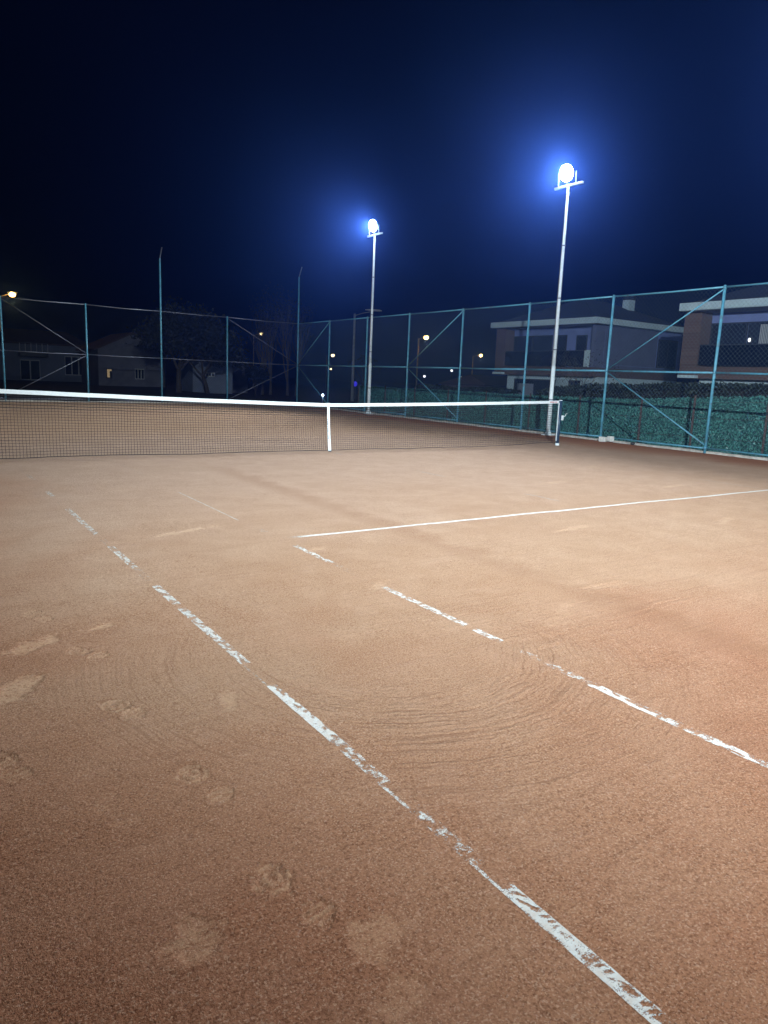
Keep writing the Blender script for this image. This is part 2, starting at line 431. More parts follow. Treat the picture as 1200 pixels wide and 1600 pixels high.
# ------------------------------------------------------------------ mesh helpers
class MB:
    def __init__(self):
        self.v = []
        self.f = []
    def box(self, x0, x1, y0, y1, z0, z1):
        i = len(self.v)
        self.v += [(x, y, z) for z in (z0, z1) for y in (y0, y1) for x in (x0, x1)]
        self.f += [tuple(i + k for k in q) for q in ((0, 2, 3, 1), (4, 5, 7, 6), (0, 1, 5, 4), (2, 6, 7, 3), (0, 4, 6, 2), (1, 3, 7, 5))]
        return self
    def tube(self, a, b, r0, r1=None, n=8, cap=True):
        if r1 is None:
            r1 = r0
        a, b = Vector(a), Vector(b)
        d = (b - a).normalized()
        s = d.orthogonal().normalized()
        t = d.cross(s)
        i = len(self.v)
        for c, r in ((a, r0), (b, r1)):
            for k in range(n):
                w = 2 * math.pi * k / n
                self.v.append(tuple(c + s * (r * math.cos(w)) + t * (r * math.sin(w))))
        for k in range(n):
            self.f.append((i + k, i + (k + 1) % n, i + n + (k + 1) % n, i + n + k))
        if cap:
            self.f.append(tuple(i + k for k in reversed(range(n))))
            self.f.append(tuple(i + n + k for k in range(n)))
        return self
    def path(self, pts, radii, n=6):
        pts = [Vector(p) for p in pts]
        base = len(self.v)
        prev = None
        for j, p in enumerate(pts):
            d = (pts[min(j + 1, len(pts) - 1)] - pts[max(j - 1, 0)]).normalized()
            s = d.orthogonal().normalized() if prev is None else (prev - d * prev.dot(d)).normalized()
            prev = s
            t = d.cross(s)
            for k in range(n):
                w = 2 * math.pi * k / n
                self.v.append(tuple(p + s * (radii[j] * math.cos(w)) + t * (radii[j] * math.sin(w))))
        for j in range(len(pts) - 1):
            for k in range(n):
                a0 = base + j * n
                self.f.append((a0 + k, a0 + (k + 1) % n, a0 + n + (k + 1) % n, a0 + n + k))
        self.f.append(tuple(base + k for k in reversed(range(n))))
        e = base + (len(pts) - 1) * n
        self.f.append(tuple(e + k for k in range(n)))
        return self
    def ball(self, c, r, n=10, m=6, sz=1.0):
        i = len(self.v)
        for a in range(m + 1):
            ph = math.pi * a / m
            for k in range(n):
                w = 2 * math.pi * k / n
                self.v.append((c[0] + r * math.sin(ph) * math.cos(w), c[1] + r * math.sin(ph) * math.sin(w), c[2] + r * sz * math.cos(ph)))
        for a in range(m):
            for k in range(n):
                self.f.append((i + a * n + k, i + (a + 1) * n + k, i + (a + 1) * n + (k + 1) % n, i + a * n + (k + 1) % n))
        return self
    def mesh(self, name):
        me = bpy.data.meshes.new(name)
        me.from_pydata([tuple(v) for v in self.v], [], self.f)
        me.update()
        return me
    def build(self, name, mat, parent=None, smooth=False, bevel=0.0):
        me = self.mesh(name)
        me.materials.append(M[mat])
        if smooth:
            me.polygons.foreach_set('use_smooth', [True] * len(me.polygons))
        o = bpy.data.objects.new(name, me)
        col.objects.link(o)
        if parent is not None:
            o.parent = parent
        if bevel:
            md_ = o.modifiers.new('bevel', 'BEVEL')
            md_.width = bevel
            md_.segments = 2
            md_.limit_method = 'ANGLE'
        return o

def add_mesh(name, me, mat, parent=None):
    if not me.materials:
        me.materials.append(M[mat])
    o = bpy.data.objects.new(name, me)
    col.objects.link(o)
    if parent is not None:
        o.parent = parent
    return o

def tag(o, label=None, cat=None, group=None, kind=None):
    if label:
        o['label'] = label
    if cat:
        o['category'] = cat
    if group:
        o['group'] = group
    if kind:
        o['kind'] = kind
    return o

def thing(name, label, cat, loc=(0, 0, 0), rz=0.0, group=None):
    o = bpy.data.objects.new(name, None)
    o.empty_display_size = 0.2
    o.location = loc
    o.rotation_euler = (0, 0, rz)
    col.objects.link(o)
    return tag(o, label, cat, group)

def quads_mesh(name, P, U, V):
    """Many small quads: centres P, half axes U and V (n,3)."""
    n = len(P)
    vv = np.empty((n, 4, 3))
    vv[:, 0] = P - U - V
    vv[:, 1] = P + U - V
    vv[:, 2] = P + U + V
    vv[:, 3] = P - U + V
    me = bpy.data.meshes.new(name)
    me.vertices.add(n * 4)
    me.vertices.foreach_set('co', vv.astype(np.float32).ravel())
    me.loops.add(n * 4)
    me.loops.foreach_set('vertex_index', np.arange(n * 4, dtype=np.int32))
    me.polygons.add(n)
    me.polygons.foreach_set('loop_start', np.arange(0, n * 4, 4, dtype=np.int32))
    me.polygons.foreach_set('loop_total', np.full(n, 4, dtype=np.int32))
    me.update()
    return me

def rand_axes(n, su, sv, r=rng):
    d = r.normal(size=(n, 3))
    d /= np.linalg.norm(d, axis=1)[:, None]
    e = r.normal(size=(n, 3))
    e -= d * (e * d).sum(1)[:, None]
    e /= np.linalg.norm(e, axis=1)[:, None]
    k = r.uniform(0.7, 1.3, size=(n, 1))
    return d * su * k, e * sv * k

# value noise for heights and wear
def vnoise(x, y, seed=0):
    x = np.asarray(x, float)
    y = np.asarray(y, float)
    xi, yi = np.floor(x).astype(np.int64), np.floor(y).astype(np.int64)
    fx, fy = x - xi, y - yi
    fx, fy = fx * fx * (3 - 2 * fx), fy * fy * (3 - 2 * fy)
    def h(a, b):
        n = (a * 374761393 + b * 668265263 + seed * 974634533) & 0x7fffffff
        n = ((n ^ (n >> 13)) * 1274126177) & 0x7fffffff
        return ((n ^ (n >> 16)) & 0xffff) / 65535.0
    return (h(xi, yi) * (1 - fx) + h(xi + 1, yi) * fx) * (1 - fy) + (h(xi, yi + 1) * (1 - fx) + h(xi + 1, yi + 1) * fx) * fy

def sstep(a, b, x):
    t = np.clip((x - a) / (b - a), 0, 1)
    return t * t * (3 - 2 * t)

# ------------------------------------------------------------------ the clay court
def seg_dist(x, y, pts):
    d = np.full(np.shape(x), 1e9)
    for (ax, ay), (bx, by) in zip(pts[:-1], pts[1:]):
        vx, vy = bx - ax, by - ay
        t = np.clip(((x - ax) * vx + (y - ay) * vy) / (vx * vx + vy * vy), 0, 1)
        d = np.minimum(d, np.hypot(x - ax - t * vx, y - ay - t * vy))
    return d

# footprints: (ball x, y, heel x, y, strength)
PRINTS = [(-6.03, -9.68, -5.99, -9.86, 1.0), (-6.02, -10.33, -5.97, -10.52, 1.0), (-6.13, -9.00, -6.08, -9.12, 1.0),
          (-6.13, -8.30, -6.06, -8.40, 0.9), (-6.24, -7.58, -6.20, -7.70, 0.8), (-6.60, -9.25, -6.56, -9.38, 0.8),
          (-6.34, -9.70, -6.30, -9.84, 0.35), (-5.36, -10.86, -5.30, -11.0, 0.3)]
# smooth slide marks: centre, half length, half width, angle, strength
SLIDES = [(-6.33, -8.10, 0.17, 0.075, 0.55, 1.0), (-6.47, -8.66, 0.19, 0.07, 1.0, 1.0), (-5.97, -7.98, 0.13, 0.04, 0.35, 0.9),
          (-6.28, -10.44, 0.10, 0.07, 0.5, 0.7), (-5.86, -10.68, 0.10, 0.07, 0.2, 0.7), (-5.70, -9.20, 0.10, 0.04, 1.3, 0.6),
          (-4.75, -5.80, 0.40, 0.06, 0.35, 0.7), (-5.92, -10.86, 0.08, 0.05, 0.3, 0.5), (-3.4, -9.05, 0.35, 0.05, 0.5, 0.25),
          (-2.6, -8.75, 0.3, 0.06, -0.1, 0.5), (-1.2, -7.2, 0.3, 0.07, 0.2, 0.6), (0.9, -7.6, 0.3, 0.06, 0.3, 0.6),
          (1.2, -4.7, 0.35, 0.08, 0.1, 0.6), (3.5, -3.5, 0.4, 0.1, 0.4, 0.6), (4.8, -2.5, 0.5, 0.1, 0.2, 0.6), (-4.0, -6.9, 0.2, 0.05, 0.3, 0.5),
          (-4.1, -8.0, 0.2, 0.05, 0.6, 0.45), (-6.9, -6.6, 0.3, 0.08, 0.8, 0.6), (-6.6, -5.3, 0.3, 0.07, 0.4, 0.5), (2.9, -5.6, 0.4, 0.07, 0.1, 0.5)]
SCARS = [[(-5.85, -5.95), (-5.5, -6.05), (-5.05, -5.92), (-4.65, -5.76)],
         [(-3.98, -9.43), (-3.86, -9.42), (-3.28, -9.31), (-2.73, -9.24), (-2.29, -9.22), (-1.9, -9.12)]]

def relief(x, y):
    """height (m) and scuff (0..1) of the clay at x, y."""
    x = np.asarray(x, float)
    y = np.asarray(y, float)
    h = 0.006 * (vnoise(x * 0.9, y * 0.9, 1) - 0.5) + 0.004 * (vnoise(x * 3.1, y * 3.1, 2) - 0.5) + 0.0022 * (vnoise(x * 12, y * 12, 3) - 0.5)
    s = np.zeros(np.shape(x))
    near = sstep(-5.5, -6.8, y) * sstep(-1.8, -2.8, x)
    h = h + near * (0.0020 * (vnoise(x * 38, y * 38, 4) - 0.5) + 0.0016 * (vnoise(x * 75, y * 75, 41) - 0.5))
    dx, dy = x + 4.70, y + 8.95
    r = np.hypot(dx, dy)
    th = np.arctan2(dx, -dy)
    wig = 0.05 * vnoise(th * 2.0, r * 1.5, 5)
    ring = vnoise((r + wig) * 26, th * 2.2, 6)
    rm = sstep(2.1, 1.0, r) * sstep(0.3, 0.7, r) * sstep(2.5, 1.4, np.abs(th + 0.25)) * (0.35 + 0.65 * vnoise(x * 1.7, y * 1.7, 8))
    h = h - 0.0030 * rm * sstep(0.62, 0.9, ring) + 0.0014 * rm * sstep(0.4, 0.1, ring)
    for bx, by, hx, hy, st in PRINTS:
        L = math.hypot(hx - bx, hy - by)
        ux, uy = (bx - hx) / L, (by - hy) / L
        for cx, cy, rl, rw, ball in ((bx, by, 0.075, 0.055, True), (hx, hy, 0.055, 0.050, False)):
            a = (x - cx) * ux + (y - cy) * uy
            b = -(x - cx) * uy + (y - cy) * ux
            e = np.hypot(a / rl, b / rw) + 0.45 * (vnoise(x * 38, y * 38, 9) - 0.5) + 0.35 * (vnoise(x * 14, y * 14, 17) - 0.5)
            inside = sstep(1.05, 0.90, e)
            if ball:
                tread = 0.5 + 0.5 * np.cos(np.hypot(a, b) * 2 * math.pi / 0.030 + 2.5 * vnoise(x * 30, y * 30, 15))
            else:
                tread = 0.5 + 0.5 * np.cos(a * 2 * math.pi / 0.029 + 9 * b + 2.0 * vnoise(x * 25, y * 25, 16))
            h = h + st * (inside * (-0.0058 + 0.0082 * tread * sstep(0.35, 0.8, tread)) + 0.0022 * np.exp(-((e - 1.13) / 0.13) ** 2))
            s = np.maximum(s, st * inside * (0.25 + 0.75 * sstep(0.35, 0.75, tread)))
    for cx, cy, l, w, an, st in SLIDES:
        ca, sa = math.cos(an), math.sin(an)
        a = (x - cx) * ca + (y - cy) * sa
        b = -(x - cx) * sa + (y - cy) * ca
        e = np.hypot(a / l, b / w) + 0.9 * (vnoise(x * 14, y * 14, 10) - 0.5) + 0.5 * (vnoise(x * 40, y * 40, 11) - 0.5)
        ins = sstep(1.1, 0.55, e)
        h = h - 0.003 * st * ins + 0.0018 * st * np.exp(-((e - 1.15) / 0.2) ** 2)
        s = np.maximum(s, st * ins)
    for pts in SCARS:
        d = seg_dist(x + 0.03 * (vnoise(x * 6, y * 6, 12) - 0.5), y + 0.05 * (vnoise(x * 5, y * 5, 13) - 0.5), pts)
        g = vnoise(x * 9, y * 9, 14)
        h = h + 0.007 * g * np.exp(-((d - 0.03) / 0.03) ** 2) - 0.004 * np.exp(-(d / 0.018) ** 2) * g
    return h, s

COURT = (-9.6, 8.86, -20.0, 19.2)
xs = np.concatenate([np.arange(-9.6, -7.3, 0.11), np.arange(-7.3, -6.65, 0.0125), np.arange(-6.65, -5.3, 0.0075), np.arange(-5.3, -2.6, 0.0125), np.arange(-2.6, 8.8, 0.085), [8.86]])
ys = np.concatenate([np.arange(-20.0, -11.7, 0.25), np.arange(-11.7, -10.75, 0.0125), np.arange(-10.75, -7.5, 0.0075), np.arange(-7.5, -7.0, 0.0125), np.arange(-7.0, -4.0, 0.03), np.arange(-4.0, 19.0, 0.12), [19.2]])
GX, GY = np.meshgrid(xs, ys)
H, S = relief(GX, GY)
# skirt so that the raised court has a side
nx, ny = len(xs), len(ys)
verts = np.stack([GX.ravel(), GY.ravel(), H.ravel()], 1).astype(np.float32)
ii = np.arange(ny * nx).reshape(ny, nx)
quads = np.stack([ii[:-1, :-1].ravel(), ii[:-1, 1:].ravel(), ii[1:, 1:].ravel(), ii[1:, :-1].ravel()], 1).astype(np.int32)
rim = np.concatenate([ii[0, :], ii[1:, -1], ii[-1, -2::-1], ii[-2:0:-1, 0]])
low = verts[rim].copy()
low[:, 2] = -0.6
b0 = len(verts)
nb = len(rim)
verts = np.concatenate([verts, low])
k = np.arange(nb)
skirt = np.stack([rim[k], b0 + k, b0 + (k + 1) % nb, rim[(k + 1) % nb]], 1).astype(np.int32)
quads = np.concatenate([quads, skirt])
me = bpy.data.meshes.new('clay_court')
me.vertices.add(len(verts))
me.vertices.foreach_set('co', verts.ravel())
me.loops.add(len(quads) * 4)
me.loops.foreach_set('vertex_index', quads.ravel())
me.polygons.add(len(quads))
me.polygons.foreach_set('loop_start', np.arange(0, len(quads) * 4, 4, dtype=np.int32))
me.polygons.foreach_set('loop_total', np.full(len(quads), 4, dtype=np.int32))
me.update()
me.polygons.foreach_set('use_smooth', [True] * len(quads))
at = me.attributes.new('scuff', 'FLOAT', 'POINT')
at.data.foreach_set('value', np.concatenate([S.ravel(), np.zeros(nb)]).astype(np.float32))
court = add_mesh('clay_court', me, 'clay')
tag(court, 'red clay tennis court with brushed circles and footprints', 'court', kind='structure')

# lines: tape strips lying on the clay
def line_strip(ax, ay, bx, by, w, vis, step=0.02, rows=7):
    """vis(t_along_metres_from_a, v_across 0..1) -> 0..1 array."""
    L = math.hypot(bx - ax, by - ay)
    ux, uy = (bx - ax) / L, (by - ay) / L
    n = max(2, int(L / step))
    t = np.linspace(0, L, n)
    v = np.linspace(0, 1, rows)
    T, V = np.meshgrid(t, v, indexing='ij')
    off = (V - 0.5) * w
    X = ax + ux * T - uy * off
    Y = ay + uy * T + ux * off
    Z = relief(X, Y)[0] + 0.0016
    A = vis(T, V)
    vv = np.stack([X.ravel(), Y.ravel(), Z.ravel()], 1)
    jj = np.arange(n * rows).reshape(n, rows)
    q = np.stack([jj[:-1, :-1].ravel(), jj[1:, :-1].ravel(), jj[1:, 1:].ravel(), jj[:-1, 1:].ravel()], 1)
    me = bpy.data.meshes.new('court_line')
    me.from_pydata(vv.tolist(), [], q.tolist())
    me.update()
    a = me.attributes.new('visible', 'FLOAT', 'POINT')
    a.data.foreach_set('value', A.ravel().astype(np.float32))
    return add_mesh('court_line', me, 'line', court)

def segs_vis(segs, y0, sgn, seed):
    """segs: (y_start, y_end, level, mode); y measured along the sideline."""
    def f(T, V):
        y = y0 + sgn * T
        out = -0.12 + 0.42 * sstep(0.34, 0.1, V) * vnoise(y * 3.0, V * 0, seed + 12)
        for a, b, lv, mode in segs:
            lo, hi = min(a, b), max(a, b)
            m = sstep(lo - 0.02, lo + 0.03, y) * sstep(hi + 0.02, hi - 0.03, y)
            val = np.full(T.shape, float(lv) * 0.86 + 0.06)
            if mode == 'ladder':      # tread of a roller pressed through the clay
                ph = (y + 0.9 * (V - 0.5) * 0.05) / 0.036 + 1.7 * vnoise(y * 12, V * 0, seed)
                kk = np.floor(ph)
                bars = 0.5 + 0.5 * np.cos(ph * 2 * math.pi)
                v0 = 0.30 + 0.22 * vnoise(kk * 1.7, kk * 0, seed + 5)
                v1 = 0.78 + 0.25 * vnoise(kk * 2.3, kk * 0, seed + 6)
                hole = sstep(0.30, 0.62, bars) * sstep(v0 - 0.06, v0 + 0.06, V) * sstep(v1 + 0.06, v1 - 0.06, V)
                val = val - 1.2 * vnoise(y * 5, V * 0, seed + 14) ** 0.5 * hole * (0.45 + 0.75 * vnoise(y * 30, V * 5, seed + 7)) - 0.5 * sstep(0.62, 0.8, vnoise(y * 8, V * 2.2, seed + 8))
            elif mode == 'edge':      # only one edge still shows
                val = val - 1.1 * sstep(0.15, 0.5, V)
            elif mode == 'streak':
                val = val - 0.45 * sstep(0.45, 0.65, vnoise(y * 34, V * 3.5, seed + 1)) - 0.25 * vnoise(y * 90, V * 5, seed + 11)
            elif mode == 'half':
                val = val - 0.7 * sstep(0.35, 0.6, V) * sstep(0.3, 0.6, vnoise(y * 40, V * 4, seed + 2))
            out = np.maximum(out, m * val + (1 - m) * -0.2)
        out = out + 0.5 * (vnoise(y * 70, V * 6, seed + 9) - 0.5)
        return out - 0.12 * (vnoise(y * 7, V * 2, seed + 3) - 0.3)
    return f

DBL = [(-0.2, -1.4, 0.05, ''), (-1.68, -2.23, 0.60, 'streak'), (-3.18, -3.55, 0.75, 'streak'), (-4.33, -5.65, 0.80, 'streak'), (-5.81, -6.13, 0.45, 'streak'),
       (-6.09, -6.85, 0.95, 'streak'), (-6.85, -7.20, 0.45, 'streak'), (-7.32, -7.78, 1.0, 'streak'), (-7.84, -8.85, 1.0, 'streak'),
       (-8.85, -9.15, 0.42, 'edge'), (-9.13, -9.74, 1.05, 'half'), (-9.70, -10.10, 0.72, 'streak'), (-10.08, -10.27, 0.80, 'edge'), (-10.26, -10.36, 0.92, 'streak'),
       (-10.35, -10.60, 0.66, 'streak'), (-10.58, -10.74, 0.74, 'edge'), (-10.71, -11.03, 1.05, 'ladder'), (-11.02, -11.14, 0.98, 'ladder'), (-11.12, -11.9, 1.0, 'ladder')]
SGL = [(-1.0, -2.2, 0.10, ''), (-3.66, -5.52, 0.72, 'edge'), (-5.91, -6.12, 0.60, 'streak'), (-6.68, -7.33, 0.90, 'streak'), (-7.33, -7.62, 0.42, 'streak'), (-8.02, -8.16, 0.45, ''),
       (-8.12, -8.94, 1.0, 'streak'), (-9.00, -9.24, 1.0, 'streak'), (-9.37, -9.62, 0.62, 'streak'), (-9.60, -9.88, 0.75, 'streak'), (-9.86, -10.26, 1.02, 'half'),
       (-10.25, -10.37, 0.72, 'half'), (-10.38, -10.80, 1.0, 'streak'), (-10.8, -11.8, 0.85, 'ladder')]
line_strip(-5.46, -0.1, -5.46, -11.9, 0.052, segs_vis(DBL, -0.1, -1, 21), 0.004, 13)
line_strip(-4.09, -0.1, -4.09, -11.88, 0.052, segs_vis(SGL, -0.1, -1, 31), 0.005, 11)
line_strip(-4.07, -6.40, 4.115, -6.40, 0.05, lambda T, V: sstep(-0.05, 0.3, T) * 1.05 - 0.22 * sstep(0.45, 0.8, vnoise(T * 6, V * 2, 41)), 0.03)
line_strip(0, -0.3, 0, -6.35, 0.05, lambda T, V: -0.1 + 0.5 * sstep(0.62, 0.8, vnoise(T * 1.3, V * 0, 51)), 0.04)
line_strip(4.09, -0.3, 4.09, -11.8, 0.05, lambda T, V: -0.1 + 0.45 * sstep(0.65, 0.8, vnoise(T * 1.1, V * 0, 52)), 0.05)
line_strip(5.46, -0.3, 5.46, -11.8, 0.05, lambda T, V: -0.25 + 0.5 * sstep(0.7, 0.85, vnoise(T * 1.1, V * 0, 53)), 0.05)
line_strip(-5.4, -11.86, 5.4, -11.86, 0.06, lambda T, V: 0.2 + 0.6 * vnoise(T * 1.4, V * 0, 54), 0.04)

# loose grains near the camera
def grain_field():
    n = 52000
    u = rng.uniform(0, 1, n)
    Y = -11.6 + 5.2 * u ** 1.5
    X = rng.uniform(-7.5, -2.6, n)
    keep = (vnoise(X * 2.2, Y * 2.2, 61) * 0.6 + vnoise(X * 9, Y * 9, 62) * 0.4) > rng.uniform(0.15, 0.75, n)
    X, Y = X[keep], Y[keep]
    h, s = relief(X, Y)
    keep = rng.uniform(0, 1, len(X)) > s
    X, Y, h = X[keep], Y[keep], h[keep]
    n = len(X)
    r = 0.0012 + 0.0034 * rng.uniform(0, 1, n) ** 3.2
    base = np.array([(1, 0, -.3), (-.5, .87, -.3), (-.5, -.87, -.3), (0.1, 0.1, 1.0)])
    ang = rng.uniform(0, 6.28, n)
    c, s_ = np.cos(ang), np.sin(ang)
    vv = np.empty((n, 4, 3), np.float32)
    jit = rng.uniform(0.7, 1.4, (n, 4))
    for j in range(4):
        bx, by, bz = base[j]
        vv[:, j, 0] = X + r * jit[:, j] * (bx * c - by * s_)
        vv[:, j, 1] = Y + r * jit[:, j] * (bx * s_ + by * c)
        vv[:, j, 2] = h + 0.0003 + r * jit[:, j] * bz * 0.8
    tri = np.array([(0, 1, 3), (1, 2, 3), (2, 0, 3)])
    f = (np.arange(n)[:, None, None] * 4 + tri[None]).reshape(-1, 3).astype(np.int32)
    me = bpy.data.meshes.new('loose_clay')
    me.vertices.add(n * 4)
    me.vertices.foreach_set('co', vv.ravel())
    me.loops.add(len(f) * 3)
    me.loops.foreach_set('vertex_index', f.ravel())
    me.polygons.add(len(f))
    me.polygons.foreach_set('loop_start', np.arange(0, len(f) * 3, 3, dtype=np.int32))
    me.polygons.foreach_set('loop_total', np.full(len(f), 3, dtype=np.int32))
    me.update()
    o = add_mesh('loose_clay', me, 'clay_grain')
    tag(o, 'loose red clay grains scattered over the near court', 'clay', kind='stuff')
grain_field()

# ------------------------------------------------------------------ terrain round the court
def terrain_z(x, y):
    return -0.30 - 0.022 * np.maximum(0, np.asarray(x, float) - 12)* (np.asarray(x, float) < 400) + 0.3 * sstep(24, 34, np.asarray(y, float)) * sstep(16, 8, np.asarray(x, float))
tx = np.concatenate([np.linspace(-900, -40, 12), np.linspace(-35, 60, 60), np.linspace(70, 390, 22), [500, 900]])
ty = np.concatenate([np.linspace(-900, -40, 10), np.linspace(-35, 80, 60), np.linspace(90, 600, 24), [900]])
TX, TY = np.meshgrid(tx, ty)
TZ = -0.30 - 0.022 * np.clip(TX - 12, 0, 200) + 0.3 * sstep(24, 34, TY) * sstep(16, 8, TX)
def gz(x, y):
    return float(-0.30 - 0.022 * min(max(x - 12, 0), 200) + 0.3 * sstep(24, 34, y) * sstep(16, 8, x))
jj = np.arange(TX.size).reshape(TX.shape)
me = bpy.data.meshes.new('ground')
me.from_pydata(np.stack([TX.ravel(), TY.ravel(), TZ.ravel()], 1).tolist(), [],
               np.stack([jj[:-1, :-1].ravel(), jj[:-1, 1:].ravel(), jj[1:, 1:].ravel(), jj[1:, :-1].ravel()], 1).tolist())
me.update()
g = add_mesh('ground', me, 'ground')
tag(g, 'dark grass and soil around the court', 'ground', kind='structure')

# concrete kerb under the fences (worn, clay-stained top)
def kerb(name, pts, w, label):
    root = thing(name, label, 'kerb')
    root['kind'] = 'structure'
    (ax, ay), (bx, by) = pts
    L = math.hypot(bx - ax, by - ay)
    ux, uy = (bx - ax) / L, (by - ay) / L
    n = int(L / 3.0) + 1
    for i in range(n):
        t0, t1 = i * L / n + 0.006, (i + 1) * L / n - 0.006
        m = MB()
        k = 22
        for j in range(k + 1):
            t = t0 + (t1 - t0) * j / k
            e0 = float(0.022 * (vnoise(t * 6, 0.3, 71) - 0.5) + 0.014 * (vnoise(t * 23, 0.7, 72) - 0.5))
            zt = float(0.052 + 0.02 * (vnoise(t * 4, 1.3, 73) - 0.5) + 0.010 * (vnoise(t * 19, 1.7, 74) - 0.5))
            for o_, z in ((-w / 2 + e0, -0.35), (-w / 2 + e0, zt - 0.012), (-w / 2 + 0.015 + e0, zt), (w / 2, zt), (w / 2, -0.35)):
                m.v.append((ax + ux * t + uy * o_, ay + uy * t - ux * o_, z))
        for j in range(k):
            for c in range(4):
                a = j * 5 + c
                m.f.append((a, a + 5, a + 6, a + 1))
        m.f.append((0, 1, 2, 3, 4))
        m.f.append(tuple(k * 5 + c for c in (4, 3, 2, 1, 0)))
        m.build('kerb_stone', 'kerb', root)
    return root
kerb('fence_kerb', [(8.985, 19.05), (8.90, -12.0)], 0.15, 'worn pale concrete kerb under the long green-screened fence')
kerb('back_kerb', [(-9.6, 17.99), (8.9, 18.93)], 0.15, 'worn pale concrete kerb under the far end fence')

# ------------------------------------------------------------------ chain-link fences
ZT, ZM, ZB = 3.76, 1.86, 0.12
def chain_mesh(L, z0, z1, pitch=0.075, r=0.0015):
    m = MB()
    Hh = z1 - z0
    step = pitch * math.sqrt(2)
    n = int((L + Hh) / step) + 1
    for s in (1, -1):
        off = 0.0025 * s
        for i in range(n):
            c = -Hh + i * step + step * 0.3
            ta, tb = max(0.0, -c), min(Hh, L - c)
            if tb - ta < 0.02:
                continue
            a, b = c + ta, c + tb
            if s < 0:
                a, b = L - a, L - b
            m.tube((a, off, z0 + ta), (b, off, z0 + tb), r, n=3, cap=False)
    return m.mesh('chain_link_panel')

def fence(name, label, pts, tall, braces, rail_mat, lastpost=True):
    """pts: post positions in order; tall: indices with raised bent poles; braces: (apex index, foot index)."""
    root = thing(name, label, 'fence')
    cache = {}
    for i, (x, y) in enumerate(pts):
        if i == len(pts) - 1 and not lastpost:
            continue
        if i in tall:
            p = MB().tube((x, y, -0.3), (x, y, 5.86), 0.036, n=10).build('tall_post', 'teal', root, True)
            MB().path([(x, y, 5.84), (x + 0.02, y + 0.015, 5.90), (x + 0.24, y + 0.20, 6.34)], [0.024, 0.024, 0.022]).build('bent_arm', 'grey_steel', p, True)
        else:
            p = MB().tube((x, y, -0.3), (x, y, ZT + 0.03), 0.034, n=10).build('post', 'teal', root, True)
            MB().ball((x, y, ZT + 0.03), 0.036, 8, 4, 0.5).build('post_cap', 'teal', p, True)
    for i, (x, y) in enumerate(pts):
        for z in (ZM, ZT - 0.02 if i not in tall else ZT, ZB):
            MB().tube((x, y, z - 0.028), (x, y, z + 0.028), 0.042, n=10).build('clamp', 'teal', root, True)
            MB().tube((x - 0.062, y, z), (x - 0.038, y, z), 0.009, n=6).build('clamp_bolt', 'grey_steel', root)
    for i in range(len(pts) - 1):
        (ax, ay), (bx, by) = pts[i], pts[i + 1]
        L = math.hypot(bx - ax, by - ay)
        ux, uy = (bx - ax) / L, (by - ay) / L
        for nm, z, r in (('top_rail', ZT, 0.022), ('middle_rail', ZM, 0.026), ('bottom_rail', ZB, 0.019)):
            e = 0.03
            MB().path([(ax + ux * e, ay + uy * e, z), (ax + ux * L / 2, ay + uy * L / 2, z - random.uniform(0, 0.012)), (bx - ux * e, by - uy * e, z)], [r] * 3, 7).build(nm, rail_mat, root, True)
        key = round(L, 2)
        if key not in cache:
            cache[key] = chain_mesh(L - 0.07, 0.07, ZT - 0.02)
        o = add_mesh('chain_link_panel', cache[key], 'wire', root)
        tag(o, kind='stuff')
        o.location = (ax + ux * 0.035 + uy * 0.045, ay + uy * 0.035 - ux * 0.045, 0)
        o.rotation_euler = (0, 0, math.atan2(uy, ux))
    for a, f in braces:
        (ax, ay), (bx, by) = pts[a], pts[f]
        L = math.hypot(bx - ax, by - ay)
        ux, uy = (bx - ax) / L, (by - ay) / L
        e = 0.04
        MB().tube((ax + ux * e, ay + uy * e, ZM + 0.05), (bx - ux * e, by - uy * e, ZT - 0.06), 0.018, n=7).build('brace', rail_mat, root, True)
        MB().tube((ax + ux * e, ay + uy * e, ZM - 0.05), (bx - ux * e, by - uy * e, ZB + 0.08), 0.018, n=7).build('brace', rail_mat, root, True)
    return root

